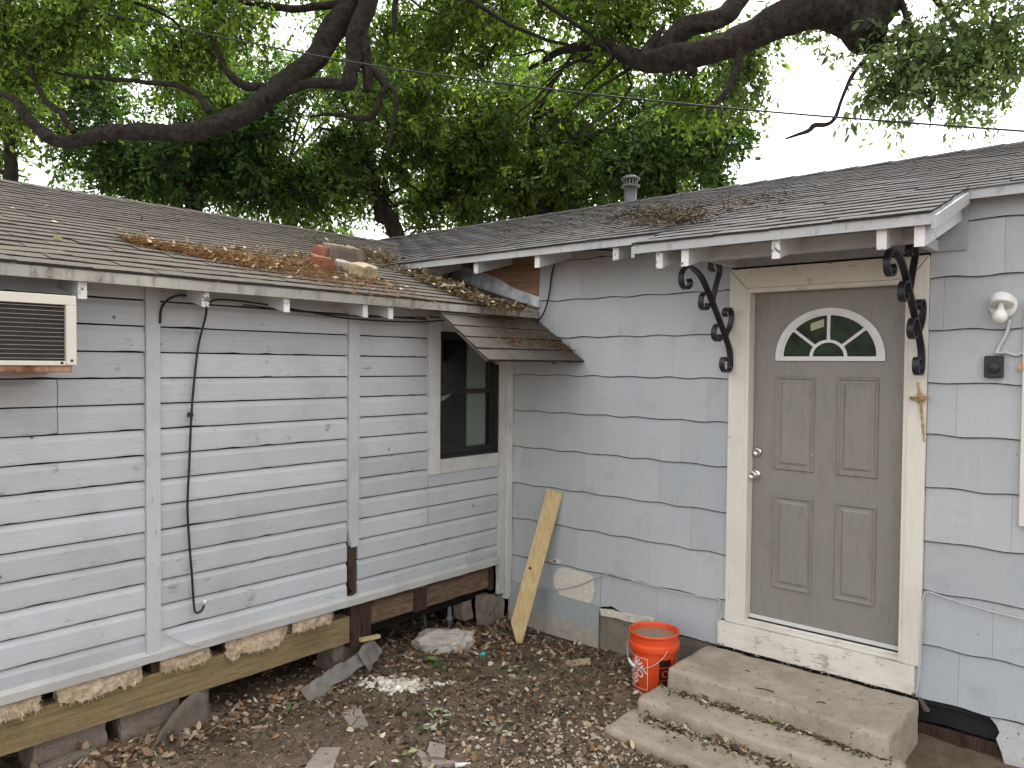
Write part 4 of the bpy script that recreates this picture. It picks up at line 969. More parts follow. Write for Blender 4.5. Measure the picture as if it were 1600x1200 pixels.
for (s0, s1, z0, z1) in ((-LS, LS, LZ - LS, LZ - LS + b_), (-LS, LS, LZ + LS - b_, LZ + LS), (-LS, -LS + b_, LZ - LS + b_, LZ + LS - b_), (LS - b_, LS, LZ - LS + b_, LZ + LS - b_)): patch(s0, s1, z0, z1, 8 if s1 - s0 > .1 else 1, 0, q)
def text_verts(body, size):
    cu = bpy.data.curves.new('lettering', 'FONT'); cu.body = body; cu.size = size; cu.align_x = 'CENTER'; cu.align_y = 'CENTER'; cu.space_line = .78; cu.space_character = .92; cu.offset = .0012; cu.resolution_u = 3
    ob = bpy.data.objects.new('lettering', cu); C.objects.link(ob); dg = bpy.context.evaluated_depsgraph_get(); me = bpy.data.meshes.new_from_object(ob.evaluated_get(dg)); bpy.data.objects.remove(ob); 
    bm = bmesh.new(); bm.from_mesh(me); bmesh.ops.triangulate(bm, faces=bm.faces[:])
    for _ in range(2):
        es = [e for e in bm.edges if e.calc_length() > .014]
        if es: bmesh.ops.subdivide_edges(bm, edges=es, cuts=1); bmesh.ops.triangulate(bm, faces=bm.faces[:])
    bm.verts.index_update(); vs = [v.co.copy() for v in bm.verts]; fs = [[v.index for v in f.verts] for f in bm.faces]; bm.free(); return vs, fs
for body, size, dy, dx in (('THE', .036, .060, -.052), ('HOME', .078, .026, .010), ('DEPOT', .074, -.036, -.002)):
    vs, fs = text_verts(body, size); ca, sa = math.cos(R_(45)), math.sin(R_(45)); out = []
    for v in vs:
        x, y = (v.x * .78 + dx), v.y + dy; X_, Y_ = x * ca - y * sa, x * sa + y * ca
        out.append(wrap(m_ang(max(-LS, min(LS, X_))), LZ + max(-LS, min(LS, Y_)), .0011))
    q.add(out, fs)
q.build('logo', m_print_w, bk)
q = MB()
LC_old = LC
s_of = lambda deg: (R_(deg) - LC) * .136
patch(s_of(14), s_of(48), .178, .222, 5, 0, q); patch(s_of(14), s_of(48), .098, .172, 5, 0, q); patch(s_of(14), s_of(48), .03, .092, 5, 0, q)
q.build('printed_panel', m_print_b, bk)
q = MB(); cy = .136; vs = []
for i in range(20):
    t = 2 * PI * i / 20; vs += [wrap(R_(31) + .022 * math.cos(t) / .136, cy + .022 * math.sin(t), .0014), wrap(R_(31) + .015 * math.cos(t) / .136, cy + .015 * math.sin(t), .0014)]
q.add(vs, [(i * 2, (i * 2 + 2) % 40, (i * 2 + 3) % 40, i * 2 + 1) for i in range(20)]); q.build('printed_ring', m_orange, bk)
q = MB(); hp = []
for i in range(17):
    t = i / 16; a_ = vd + R_(-100 + 130 * t) ; r = .162 + .006 * math.sin(PI * t); z = .285 - .115 * math.sin(PI * t) ** .8
    hp.append((r * math.cos(a_), r * math.sin(a_), z))
q.tube(hp, .0024, 6); q.build('bail', m_wire, bk)
q = MB(); q.tube(hp[4:8], .0085, 10, sm=True); q.build('grip', m_white, bk)

# ------------------------------------------------------------------ rubble, scraps
def blob(name, c, dim, mat, seed, amp=.25, sub=3, flat=None, rot=0.0, **kw):
    bm = bmesh.new(); bmesh.ops.create_icosphere(bm, subdivisions=sub, radius=1)
    Mr = Matrix.Rotation(rot, 3, 'Z')
    for v in bm.verts:
        p = v.co.copy(); d = 1 + amp * mnoise.fractal(p * 1.3 + Vector((seed, seed * .7, 0)), 1, 2, 3) + amp * .3 * mnoise.noise(p * 6 + Vector((seed, 0, 0)))
        p = Vector([math.copysign(abs(x) ** .8, x) for x in p]) * d; v.co = Vector(c) + Mr @ Vector((p.x * dim[0], p.y * dim[1], p.z * dim[2]))
    me = bpy.data.meshes.new(name); bm.to_mesh(me); bm.free(); me.materials.append(mat); return link(name, me, None, **kw)
def G(u, v, dz=0.0):
    p = on(2, 0.02, u, v); return Vector((p.x, p.y, gz(p.x, p.y) + dz))
p = G(698, 1010); blob('rock', p + Vector((0, .03, .03)), (.19, .12, .105), m_rock, 3, .35, 4, rot=-.7, label='large pale lumpy rock below the rotten joist', cat='rock')
p = G(762, 945); rough_block('rubble_block', -.31, -.19, -.02, .07, .0, .235, m_block, None, 6, .014, 5, label='upright grey concrete chunk under the corner board', cat='block')
rough_block('rubble_block', -.42, -.31, .10, .2, .05, .22, m_block, None, 5, .014, 8, label='brown half brick behind the upright grey chunk', cat='block')
rough_block('rubble_block', -.16, -.05, .0, .10, -.02, .20, m_found, None, 5, .01, 9, label='square concrete pier in the inner corner', cat='block')
PB = 'concrete blocks under the treated beam'
rough_block('pier_block', -3.36, -3.02, .06, .28, -.06, .205, m_block, None, 7, .010, 11, group=PB, label='concrete block under the treated beam nearest the frame edge', cat='block')
rough_block('pier_block', -3.34, -3.10, -.02, .05, -.04, .105, m_block, None, 7, .012, 12, group=PB, label='low broken block lying in front of the leftmost pier', cat='block')
rough_block('pier_block', -2.96, -2.66, .05, .26, -.06, .208, m_block, None, 7, .010, 13, group=PB, label='concrete block under the treated beam behind the bent sheet', cat='block')
rough_block('pier_block', -1.62, -1.34, .09, .28, -.06, .185, m_block, None, 7, .010, 15, group=PB, label='concrete block under the rotten double post', cat='block')
# bent sheet leaning on the beam
q = MB(); vs = []; n = 14
for i in range(n + 1):
    t = i / n; x = -2.86 + .36 * t; yy = -.07 + .075 * t; top = .03 + .20 * math.sin(min(1, t * 1.15) * PI / 2)
    for j in range(4):
        s_ = j / 3; vs.append((x, yy + .03 * math.sin(s_ * PI * .6), -.02 + (top + .02) * s_))
q.add(vs, [(i * 4 + j, i * 4 + 4 + j, i * 4 + 5 + j, i * 4 + 1 + j) for i in range(n) for j in range(3)], 0, True); o = q.build('bent_sheet', m_tin, label='curved brown sheet of roofing leaning against the treated beam', cat='sheet')
sm_ = o.modifiers.new('thick', 'SOLIDIFY'); sm_.thickness = .006
# rolled scrap of grey roofing
rough_block('roofing_scrap', -.25, .25, -.05, .05, -.008, .008, m_tin2, None, 14, .022, 21, M=Matrix.Translation((-1.74, -.085, .075)) @ Matrix.Rotation(.16, 4, 'Z') @ Matrix.Rotation(-.13, 4, 'Y') @ Matrix.Rotation(.85, 4, 'X'), label='curled grey strip of old roofing lying below the rotten post', cat='scrap')
rough_block('roofing_scrap', -.10, .10, -.07, .07, -.008, .008, m_tin2, None, 8, .018, 25, M=Matrix.Translation((-1.43, -.045, .13)) @ Matrix.Rotation(.5, 4, 'Z') @ Matrix.Rotation(-.25, 4, 'Y') @ Matrix.Rotation(1.1, 4, 'X'), label='torn grey roofing piece standing against the rotten post', cat='scrap')
q = MB(); q.box(-.09, .07, -.016, .016, -.012, .012, ch=.003, M=Matrix.Translation((-1.40, -.02, .215)) @ Matrix.Rotation(.1, 4, 'Y')); q.build('wood_scrap', m_plank, label='short stick end wedged beside the rotten double post', cat='scrap')
# pipes in the crawl space
q = MB(); q.tube([(-.48, .18, .0), (-.48, .18, .3)], .016, 10); q.tube([(-.48, .18, .06), (-.48, .18, .085)], .026, 10); q.build('pipe', m_pipe, label='grey pipe standing in the crawl space near the corner', cat='pipe')
q = MB(); q.tube(smooth_path([(-.80, .10, -.02), (-.795, .10, .08), (-.80, .16, .3)], 5), .017, 10); q.build('pipe', m_cable, label='dark pipe standing behind the pale rock', cat='pipe')
# broken tiles
def tile(pix, h, label, tilt=0.0, mat=None):
    P_ = [G(u, v) for u, v in pix]; z = max(p.z for p in P_) + .004; c = sum(P_, Vector()) / len(P_); q = MB()
    q.prism([(p.x, p.y) for p in P_], (0, h), lambda a_, b_, hh: (a_, b_, z - .012 + hh + tilt * (a_ - c.x))); return q.build('broken_tile', mat or m_tile, label=label, cat='tile', group='broken tiles on the dirt')
tile([(533, 1112), (553, 1104), (551, 1114), (557, 1121), (547, 1132)], .016, 'left half of the cracked square tile'); tile([(555, 1104), (563, 1103), (575, 1128), (549, 1132), (559, 1121), (553, 1114)], .016, 'right half of the cracked square tile')
tile([(500, 1165), (532, 1166), (518, 1202), (466, 1206)], .016, 'long pale tile slab at the bottom edge', .05)
tile([(672, 1154), (697, 1161), (694, 1178), (665, 1172)], .03, 'five-sided tile piece above the narrow shard', .1); tile([(640, 1160), (652, 1159), (672, 1174), (658, 1176)], .014, 'small dark tile chip left of the five-sided piece')
tile([(658, 1178), (712, 1181), (712, 1185), (660, 1189)], .022, 'narrow tile shard pointing right'); tile([(650, 1197), (672, 1189), (695, 1195), (690, 1212), (645, 1210)], .014, 'tile fragment cut by the bottom edge below the shard')
# plaster crumbs heap
def pile(name, N, fpos, smin, smax, cols, w, label, cat, mat=m_stone, flat=.7, kind='stuff', parent=None):
    phi = (1 + 5 ** .5) / 2; ico = np.array([(-1, phi, 0), (1, phi, 0), (-1, -phi, 0), (1, -phi, 0), (0, -1, phi), (0, 1, phi), (0, -1, -phi), (0, 1, -phi), (phi, 0, -1), (phi, 0, 1), (-phi, 0, -1), (-phi, 0, 1)]) / 1.9
    fi = np.array([(0, 11, 5), (0, 5, 1), (0, 1, 7), (0, 7, 10), (0, 10, 11), (1, 5, 9), (5, 11, 4), (11, 10, 2), (10, 7, 6), (7, 1, 8), (3, 9, 4), (3, 4, 2), (3, 2, 6), (3, 6, 8), (3, 8, 9), (4, 9, 5), (2, 4, 11), (6, 2, 10), (8, 6, 7), (9, 8, 1)])
    V = np.zeros((N, 12, 3))
    for i in range(N):
        p = fpos(i); s_ = rng.uniform(smin, smax) * (1 if rng.random() > .1 else 1.5); a_ = rng.uniform(0, 2 * PI); e = rng.uniform(.6, 1.2, 3); e[2] *= flat
        t = ico * (1 + .25 * rng.standard_normal((12, 1))) * s_ * e; c_, s2 = math.cos(a_), math.sin(a_); V[i, :, 0] = p[0] + t[:, 0] * c_ - t[:, 1] * s2; V[i, :, 1] = p[1] + t[:, 0] * s2 + t[:, 1] * c_; V[i, :, 2] = p[2] + t[:, 2]
    FF = (fi[None] + (np.arange(N) * 12)[:, None, None]).reshape(-1, 3)
    return raw_mesh(name, V.reshape(-1, 3), FF, np.repeat(palette(N, cols, w, .18), 12, axis=0), mat, parent, label=label, cat=cat, kind=kind)
pc = G(622, 1066)
def plaster_pos(i):
    a_ = rng.normal(0, .10); b_ = rng.normal(0, .045); x = pc.x + a_ * .65 + b_ * .75; y = pc.y - a_ * .75 + b_ * .65; return (x, y, gz(x, y) + .004)
pile('plaster_crumbs', 420, plaster_pos, .006, .022, [(.62, .57, .48), (.52, .47, .38), (.70, .66, .58)], [3, 1, 2], 'heap of crumbled white plaster in the middle of the yard', 'plaster')
p = G(903, 1034); q = MB(); q.prism([(-.08, -.035), (.07, -.05), (.085, .0), (.02, .03), (-.06, .04)], (0, .02), lambda a_, b_, h: p + Vector((a_ * .7 + b_ * .7, -a_ * .7 + b_ * .7, h - .004 + a_ * .25))); q.build('wood_scrap', m_sand, label='yellowish scrap lying between plank and bucket', cat='scrap')
p = G(754, 1019); q = MB(); q.lathe([(0, .0), (.018, .0), (.020, .008), (.012, .016), (.012, .03), (0, .032)], 12, p + Vector((0, 0, .004)), M=Matrix.Rotation(1.2, 3, 'X')); q.box(p.x - .03, p.x + .022, p.y - .005, p.y + .005, p.z + .004, p.z + .016, ch=.003); q.build('bottle_cap', m_teal, label='tiny teal plastic fitting beside the pale rock', cat='plastic scrap')
p = G(409, 1134); q = MB(); q.tube([p + Vector((-.05, .03, .008)), p + Vector((.045, -.035, .010))], .010, 8); q.build('wood_scrap', m_sand, label='pale peg lying on bare dirt below the treated beam', cat='scrap')
p = G(722, 1186); q = MB(); q.tube([p + Vector((-.03, .02, .010)), p + Vector((.03, -.03, .012))], [.013, .009], 8); q.build('white_scrap', m_white, label='white crumpled scrap right of the narrow tile shard', cat='scrap')

# insulation hanging from the floor
def insulation(u0, u1, v0, v1, label, seed, hang=.05):
    a_ = on(1, .0, u0, (v0 + v1) / 2); b_ = on(1, .0, u1, (v0 + v1) / 2); zc = .425; t = thing('insulation_batt', label, 'insulation', 'insulation hanging below the siding', loc=((a_.x + b_.x) / 2, .0, zc))
    L = (b_.x - a_.x) / 2; q = MB(); nx_, nz_ = 46, 12; vs = []
    for side_ in (0, 1):
        for i in range(nx_ + 1):
            x = -L + 2 * L * i / nx_; e = 1 - abs(x / L) ** 6
            bot = -.030 - hang * max(0, .55 + 1.1 * mnoise.noise(Vector((x * 8, seed, 1)))) * e - .016 * mnoise.fractal(Vector((x * 45, seed, 2)), 1, 2, 3)
            for j in range(nz_ + 1):
                s_ = j / nz_; z = .038 + (bot - .038) * s_; rg = mnoise.fractal(Vector((x * 26, z * 26, seed)), 1, 2, 4)
                y = -.004 - .022 * math.sin(min(1, s_ * 1.3) * PI * .62) * e - .016 * rg if side_ == 0 else .06
                vs.append((x + .006 * rg, y, z))
    o_ = (nx_ + 1) * (nz_ + 1); fs = []
    for i in range(nx_):
        for j in range(nz_):
            a0 = i * (nz_ + 1) + j; fs += [(a0, a0 + nz_ + 1, a0 + nz_ + 2, a0 + 1), (a0 + o_, a0 + 1 + o_, a0 + nz_ + 2 + o_, a0 + nz_ + 1 + o_)]
        a0 = i * (nz_ + 1) + nz_; fs.append((a0, a0 + nz_ + 1, a0 + nz_ + 1 + o_, a0 + o_))
    q.add(vs, fs, 0, True); me = q.mesh('batt', m_insul)
    link('batt', me, t)
    N = 600; vi = rng.choice(len(me.vertices) // 2, N); pos = np.array([me.vertices[i].co[:] for i in vi]); nr_ = np.array([me.vertices[i].normal[:] for i in vi])
    yd = nr_ * .4 + rng.standard_normal((N, 3)) * .5 + np.array([0, -.2, -.6]); scatter_mesh('fibres', pos, yd, rand_dirs(N), rng.uniform(.008, .026, N), rng.uniform(.0012, .003, N), palette(N, [(.56, .45, .32), (.64, .54, .40), (.40, .30, .21)], [2, 1, 1]), m_litter, t, T_NEED, F_NEED, kind='stuff')
insulation(90, 221, 1035, 1100, 'pink insulation batt left of the first batten foot', 1, .035); insulation(252, 326, 1005, 1045, 'small dull insulation tuft right of the first batten foot', 2, .02)
insulation(352, 447, 980, 1020, 'largest pinkish insulation batt drooping over the treated beam', 3, .075); insulation(456, 520, 960, 975, 'thin strip of insulation above the treated beam end', 4, .0); insulation(-30, 62, 1095, 1120, 'insulation tuft at the left picture edge', 5, .01)

# things lying on the wing roof
def onroof(u, v, dz=0.0):
    r = ray(u, v); n_ = Vector((0, -.30, 1)); t = (2.532 - n_.dot(CAM)) / n_.dot(r); p = CAM + r * t; return p + Vector((0, 0, dz))
def roof_block(name, u, v, dx, dy, dz, rot, mat, label, cat, seed, group=None, tiltx=thL):
    p = onroof(u, v); M = Matrix.Translation(p + Vector((0, 0, dz / 2 * .9))) @ Matrix.Rotation(tiltx, 4, 'X') @ Matrix.Rotation(rot, 4, 'Z')
    return rough_block(name, -dx / 2, dx / 2, -dy / 2, dy / 2, -dz / 2, dz / 2, mat, None, 6, .016 if mat is m_sand else .010, seed, M=M, label=label, cat=cat, group=group)
roof_block('brick', 508, 402, .24, .12, .09, .5, m_brick, 'red brick lying on the wing roof among needles', 'brick', 1, 'masonry on the wing roof')
roof_block('brick', 503, 419, .14, .11, .08, -.3, m_brick, 'broken red brick half in front of the whole brick', 'brick', 2, 'masonry on the wing roof')
roof_block('block', 535, 407, .30, .13, .12, -.1, m_block, 'grey concrete block beside the red brick on the wing roof', 'block', 3, 'masonry on the wing roof')
roof_block('stone', 566, 435, .17, .12, .10, .3, m_sand, 'tan broken stone in front on the wing roof', 'stone', 4, 'masonry on the wing roof')
roof_block('stone', 540, 424, .14, .10, .07, -.5, m_tile, 'small pinkish stone between brick and tan stone', 'stone', 5, 'masonry on the wing roof')

# ------------------------------------------------------------------ litter
def needles(name, fpt, N, label, cat='needles', cols=None, L=(.03, .08), par=None, lift=.02, leaves=0.12, w=(.002, .0045)):
    pos = []; 
    for i in range(N): pos.append(fpt(i))
    pos = np.array(pos); yd = rng.standard_normal((N, 3)); yd[:, 2] *= .25
    cols_ = cols or [(.23, .10, .035), (.16, .07, .03), (.30, .16, .06), (.09, .05, .03), (.40, .27, .11)]
    scatter_mesh(name, pos, yd, rand_dirs(N, 2.), rng.uniform(L[0], L[1], N), rng.uniform(w[0], w[1], N), palette(N, cols_, [3, 3, 2, 2, 1][:len(cols_)]), m_litter, par, T_NEED, F_NEED, rng.normal(0, .15, N), label=label, cat=cat, kind='stuff')
def band(path, width, height, f=None):
    P_ = [Vector(p) for p in path]; seg = [(P_[i + 1] - P_[i]).length for i in range(len(P_) - 1)]; tot = sum(seg)
    def fn(i):
        s_ = random.random() * tot; k = 0
        while k < len(seg) - 1 and s_ > seg[k]: s_ -= seg[k]; k += 1
        t = s_ / seg[k]; c = P_[k].lerp(P_[k + 1], t); wd = width[k] * (1 - t) + width[k + 1] * t; o_ = random.gauss(0, .45)
        pil = mnoise.noise(Vector((c.x * 3, c.y * 3, 1))) * .3 + .7
        p = c + Vector((random.gauss(0, .05), o_ * wd, 0)); p.z = RL(p.y) + .006 + random.random() * height * pil * math.exp(-o_ * o_ * 2); return tuple(p)
    return fn
p1_, p2_, p3_, p4_, p5_ = onroof(205, 378), onroof(300, 395), onroof(400, 412), onroof(480, 422), onroof(560, 425)
needles('pine_needles', band([p1_, p2_, p3_, p4_, p5_], [.14, .28, .42, .80, .75], .022), 10000, 'rusty drift of pine needles lying across the wing roof')
pa, pb, pc_, pd = onroof(560, 405), onroof(625, 412), onroof(680, 445), onroof(760, 478)
needles('valley_litter', band([pa, pb, pc_, pd, onroof(815, 487)], [.95, .90, .50, .24, .06], .07), 9500, 'heap of needles and leaves in the roof valley', 'litter', cols=[(.17, .11, .06), (.10, .07, .04), (.26, .19, .10), (.20, .10, .04), (.14, .13, .06)])
def roof_leaves(fn, N): return [(lambda p: (p[0], p[1], p[2] + .012))(fn(i)) for i in range(N)]
_late = []
def aw_pt(i):
    c = [(-.42, -.31, .13, .03), (-.62, -.55, .09, .05), (-.30, -.53, .12, .05), (-.15, -.60, .1, .05)][i % 4]; x = min(-.02, c[0] + random.gauss(0, c[2])); y = max(-.72, c[1] + random.gauss(0, c[3])); return (x, y, aw_z(y) + .006 + random.random() * .014)
needles('pine_needles', aw_pt, 1100, 'clumps of rusty needles caught on the small awning')
def rr_pt(i):
    if i % 3: u, v = random.gauss(1035, 38), random.gauss(345, 8)
    else: u, v = random.uniform(780, 1240), 0; v = 398 - (u - 620) * .118 + random.gauss(-14, 8)
    r = ray(u, v); n_ = Vector((-.32, 0, 1)); t = (2.981 - n_.dot(CAM)) / n_.dot(r); p = CAM + r * t
    x = max(ERL + .02, min(2.2, p.x)); return (x, p.y, RR(x) + .008 + random.random() * .05 * (1 if i % 3 else .2))
needles('twig_heap', rr_pt, 1500, 'tangle of dead twigs and leaves on the main roof eave', 'litter', cols=[(.10, .065, .045), (.06, .04, .03), (.17, .12, .08), (.05, .035, .025), (.20, .15, .10)], L=(.04, .18), w=(.004, .010))
def leaf_litter(name, pts, smin, smax, cols, w, label, cat='leaf litter', tilt=.45, mat=None, parent=None, kind='stuff', lift=.006, aspect=(.25, .85)):
    N = len(pts); pos = np.array(pts); a_ = rng.uniform(0, 2 * PI, N); yd = np.c_[np.cos(a_), np.sin(a_), rng.normal(.08, .22, N)]; zd = np.c_[rng.normal(0, tilt, (N, 2)), np.ones(N)]
    s_ = smin + (smax - smin) * rng.random(N) ** 1.7; return scatter_mesh(name, pos, yd, zd, s_, s_ * rng.uniform(*aspect, N), palette(N, cols, w, .22), mat or m_litter, parent, curl=rng.normal(.1, .3, N), label=label, cat=cat, kind=kind)
_b1 = band([p1_, p2_, p3_, p4_, p5_], [.14, .28, .42, .80, .75], .03); _b2 = band([pa, pb, pc_, pd, onroof(815, 487)], [.95, .90, .50, .24, .06], .07)
DRY = [(.34, .26, .17), (.24, .165, .10), (.44, .36, .25), (.14, .095, .06), (.28, .15, .07), (.52, .45, .34), (.075, .052, .036)]
pts = []
while len(pts) < 19000:
    x = random.uniform(-3.7, .3); y = random.uniform(-2.6, 1.2)
    if x > -.02 and y < 0: continue
    if x > -1.12 and y < -1.67: continue
    u, v, z = proj((x, y, 0))
    den = .30 + .6 * max(0, fbm((x * 1.6, y * 1.6, 8)))
    if y > -.25: den += .5
    if x > -1.9: den += .30
    if x < -2.0 and y < -.35: den *= .42
    if y > .15: den *= .5
    if random.random() < den: pts.append((x, y, gz(x, y) + random.random() * .014 - .004))
leaf_litter('fallen_leaves', pts, .008, .052, DRY, [4, 6, 2, 7, 1.2, .9, 6], 'dry brown leaves and chips littering the yard dirt')
pts = [(random.gauss(-.55, .3), random.gauss(-.08, .16), 0) for _ in range(700)] + [(random.uniform(-3.4, -1.6), random.gauss(-.06, .06), 0) for _ in range(450)]; pts = [(x, y, gz(x, y) + .006 + random.random() * .02) for x, y, _ in pts if x < -.05]
leaf_litter('drifted_leaves', pts, .028, .062, [(.24, .15, .09), (.34, .25, .17), (.16, .09, .055), (.42, .36, .28), (.30, .14, .05)], [3, 3, 2, 2, 1], 'larger brown leaves drifted along the foot of the wing')
leaf_litter('roof_leaves', roof_leaves(_b1, 260), .02, .05, [(.46, .38, .24), (.30, .20, .11), (.55, .50, .38), (.20, .12, .06)], [3, 2, 2, 2], 'pale dry leaves caught in the needle drift on the wing roof')
leaf_litter('roof_leaves', roof_leaves(_b2, 900), .02, .06, [(.34, .28, .18), (.20, .15, .09), (.48, .43, .32), (.12, .12, .06), (.10, .07, .045)], [3, 4, 2, 2, 3], 'dead leaves heaped in the roof valley')
leaf_litter('roof_leaves', [(lambda x, y: (x, y, RL(y) + .008))(random.uniform(-3.6, .0), random.uniform(-.1, 2.7)) for _ in range(70)], .02, .06, [(.46, .42, .26), (.30, .22, .12), (.12, .09, .06)], [1, 2, 3], 'stray leaves scattered over the wing roof')
# gravel by the steps
def gravel_pos(i):
    while True:
        x = random.gauss(-1.40, .30); y = random.gauss(-1.66, .34)
        if x > -1.13 and y < -1.66: continue
        if x > -.62 and y < -1.3: continue
        return (x, y, gz(x, y) + .004 + random.random() * .008)
pile('gravel', 620, gravel_pos, .004, .014, [(.42, .35, .265), (.48, .42, .33), (.33, .265, .195), (.26, .205, .15)], [3, 2, 2, 1], 'pale gravel and shell chips beside the lowest step', 'gravel')
def crumb_pos(i):
    while True:
        x = random.uniform(-3.5, .0); y = random.uniform(-2.4, .1)
        if x > -1.13 and y < -1.66: continue
        if random.random() < .25 + max(0, fbm((x * 1.3, y * 1.3, 3))): return (x, y, gz(x, y) + .002)
pile('dirt_crumbs', 11000, crumb_pos, .002, .008, [(.40, .33, .25), (.13, .10, .075), (.08, .06, .045), (.25, .2, .15)], [.6, 4, 4, 2], 'small clods and chips scattered over the dirt', 'dirt crumbs')
# leaf litter on the steps
def step_edge(n_, x0, sx, z, y0=-3.0, y1=-1.75):
    out = []
    for i in range(n_):
        y = random.uniform(y0, y1); x = x0 + abs(random.gauss(0, sx)) * -1; out.append((x, y, z + .003 + random.random() * .012))
    return out
leaf_litter('step_leaves', step_edge(260, -.60, .03, .118) , .015, .05, DRY + [(.14, .17, .05)], [3, 4, 3, 5, 2, 3, 6, 1], 'leaves and grit lying along the middle step tread', tilt=.5)
leaf_litter('step_leaves', step_edge(330, -.845, .045, .044), .015, .05, DRY + [(.14, .17, .05)], [3, 4, 4, 3, 3, 3, 4, 1], 'leaves and grit lying along the lowest step tread', tilt=.5)
pile('step_grit', 900, lambda i: (lambda y: (-.60 - abs(random.gauss(0, .028)), y, .119 + random.random() * .006) if i % 2 else (-.85 - abs(random.gauss(0, .04)), y, .043 + random.random() * .006))(random.uniform(-3.0, -1.78)), .003, .010, [(.06, .045, .033), (.12, .09, .065), (.35, .29, .22)], [4, 3, 1], 'dark grit in the corners of the step treads', 'grit')
leaf_litter('step_leaves', step_edge(70, -.055, .02, .236, -2.95, -1.8), .012, .03, DRY, [3, 4, 3, 5, 2, 3, 6], 'line of leaf bits on the top step along the sill board')
for i, (u, v, L, a_, lab) in enumerate(((1195, 1078, .10, -.5, 'longer dark twig lying on the top step'), (1283, 1098, .045, -.2, 'short curved twig on the top step'), (1168, 1049, .03, -.6, 'tiny dark twig at the back of the top step'))):
    p = on(2, .238, u, v); d = Vector((math.cos(a_ - .9), math.sin(a_ - .9), 0)); q = MB(); q.tube([p - d * L / 2, p + Vector((.004, .004, .003)), p + d * L / 2], .0028, 5); q.build('twig', m_bark, label=lab, cat='twig', group='twigs on the top step')
# wilted green leaves
def wilt(u, v, n_, label, seed, cols=[(.34, .34, .22), (.43, .42, .31), (.24, .25, .13)], s=(.03, .065)):
    p = G(u, v); N = n_; pos = np.array([(p.x + random.gauss(0, .05), p.y + random.gauss(0, .05), p.z + random.random() * .03) for _ in range(N)]); a_ = rng.uniform(0, 2 * PI, N)
    yd = np.c_[np.cos(a_), np.sin(a_), rng.uniform(.0, .7, N)]; zd = np.c_[rng.normal(0, .5, (N, 2)), np.ones(N)]; sz = rng.uniform(*s, N)
    scatter_mesh('wilted_sprig', pos, yd, zd, sz, sz * .5, palette(N, cols, [1] * len(cols), .15), m_litter, curl=rng.normal(-.4, .3, N), label=label, cat='leaves', group='wilted sprigs on the dirt', kind='stuff')
wilt(695, 1112, 20, 'largest wilted grey-green leaf clump in mid yard', 1); wilt(680, 1133, 14, 'wilted pale leaves just below the largest clump', 2); wilt(782, 1143, 14, 'upright pale green wilted sprig near the gravel', 3)
wilt(618, 1190, 12, 'small green and white sprig at the bottom edge', 4, [(.20, .26, .08), (.45, .44, .36), (.30, .31, .16)]); wilt(800, 1053, 16, 'pale wilted leaves between rock and plank foot', 5); wilt(445, 1112, 8, 'faint green tuft on bare dirt near the beam', 6, [(.12, .14, .06), (.16, .18, .09)])
wilt(695, 1034, 5, 'fresh dark green leaves below the pale rock', 7, [(.04, .10, .02), (.12, .22, .05)], (.05, .08)); wilt(637, 1105, 4, 'dark green leaf lying below the plaster crumbs', 8, [(.04, .07, .02)], (.05, .09)); wilt(845, 1032, 7, 'small green sprout right of the teal scrap', 9, [(.06, .12, .03), (.12, .18, .05)], (.03, .05))

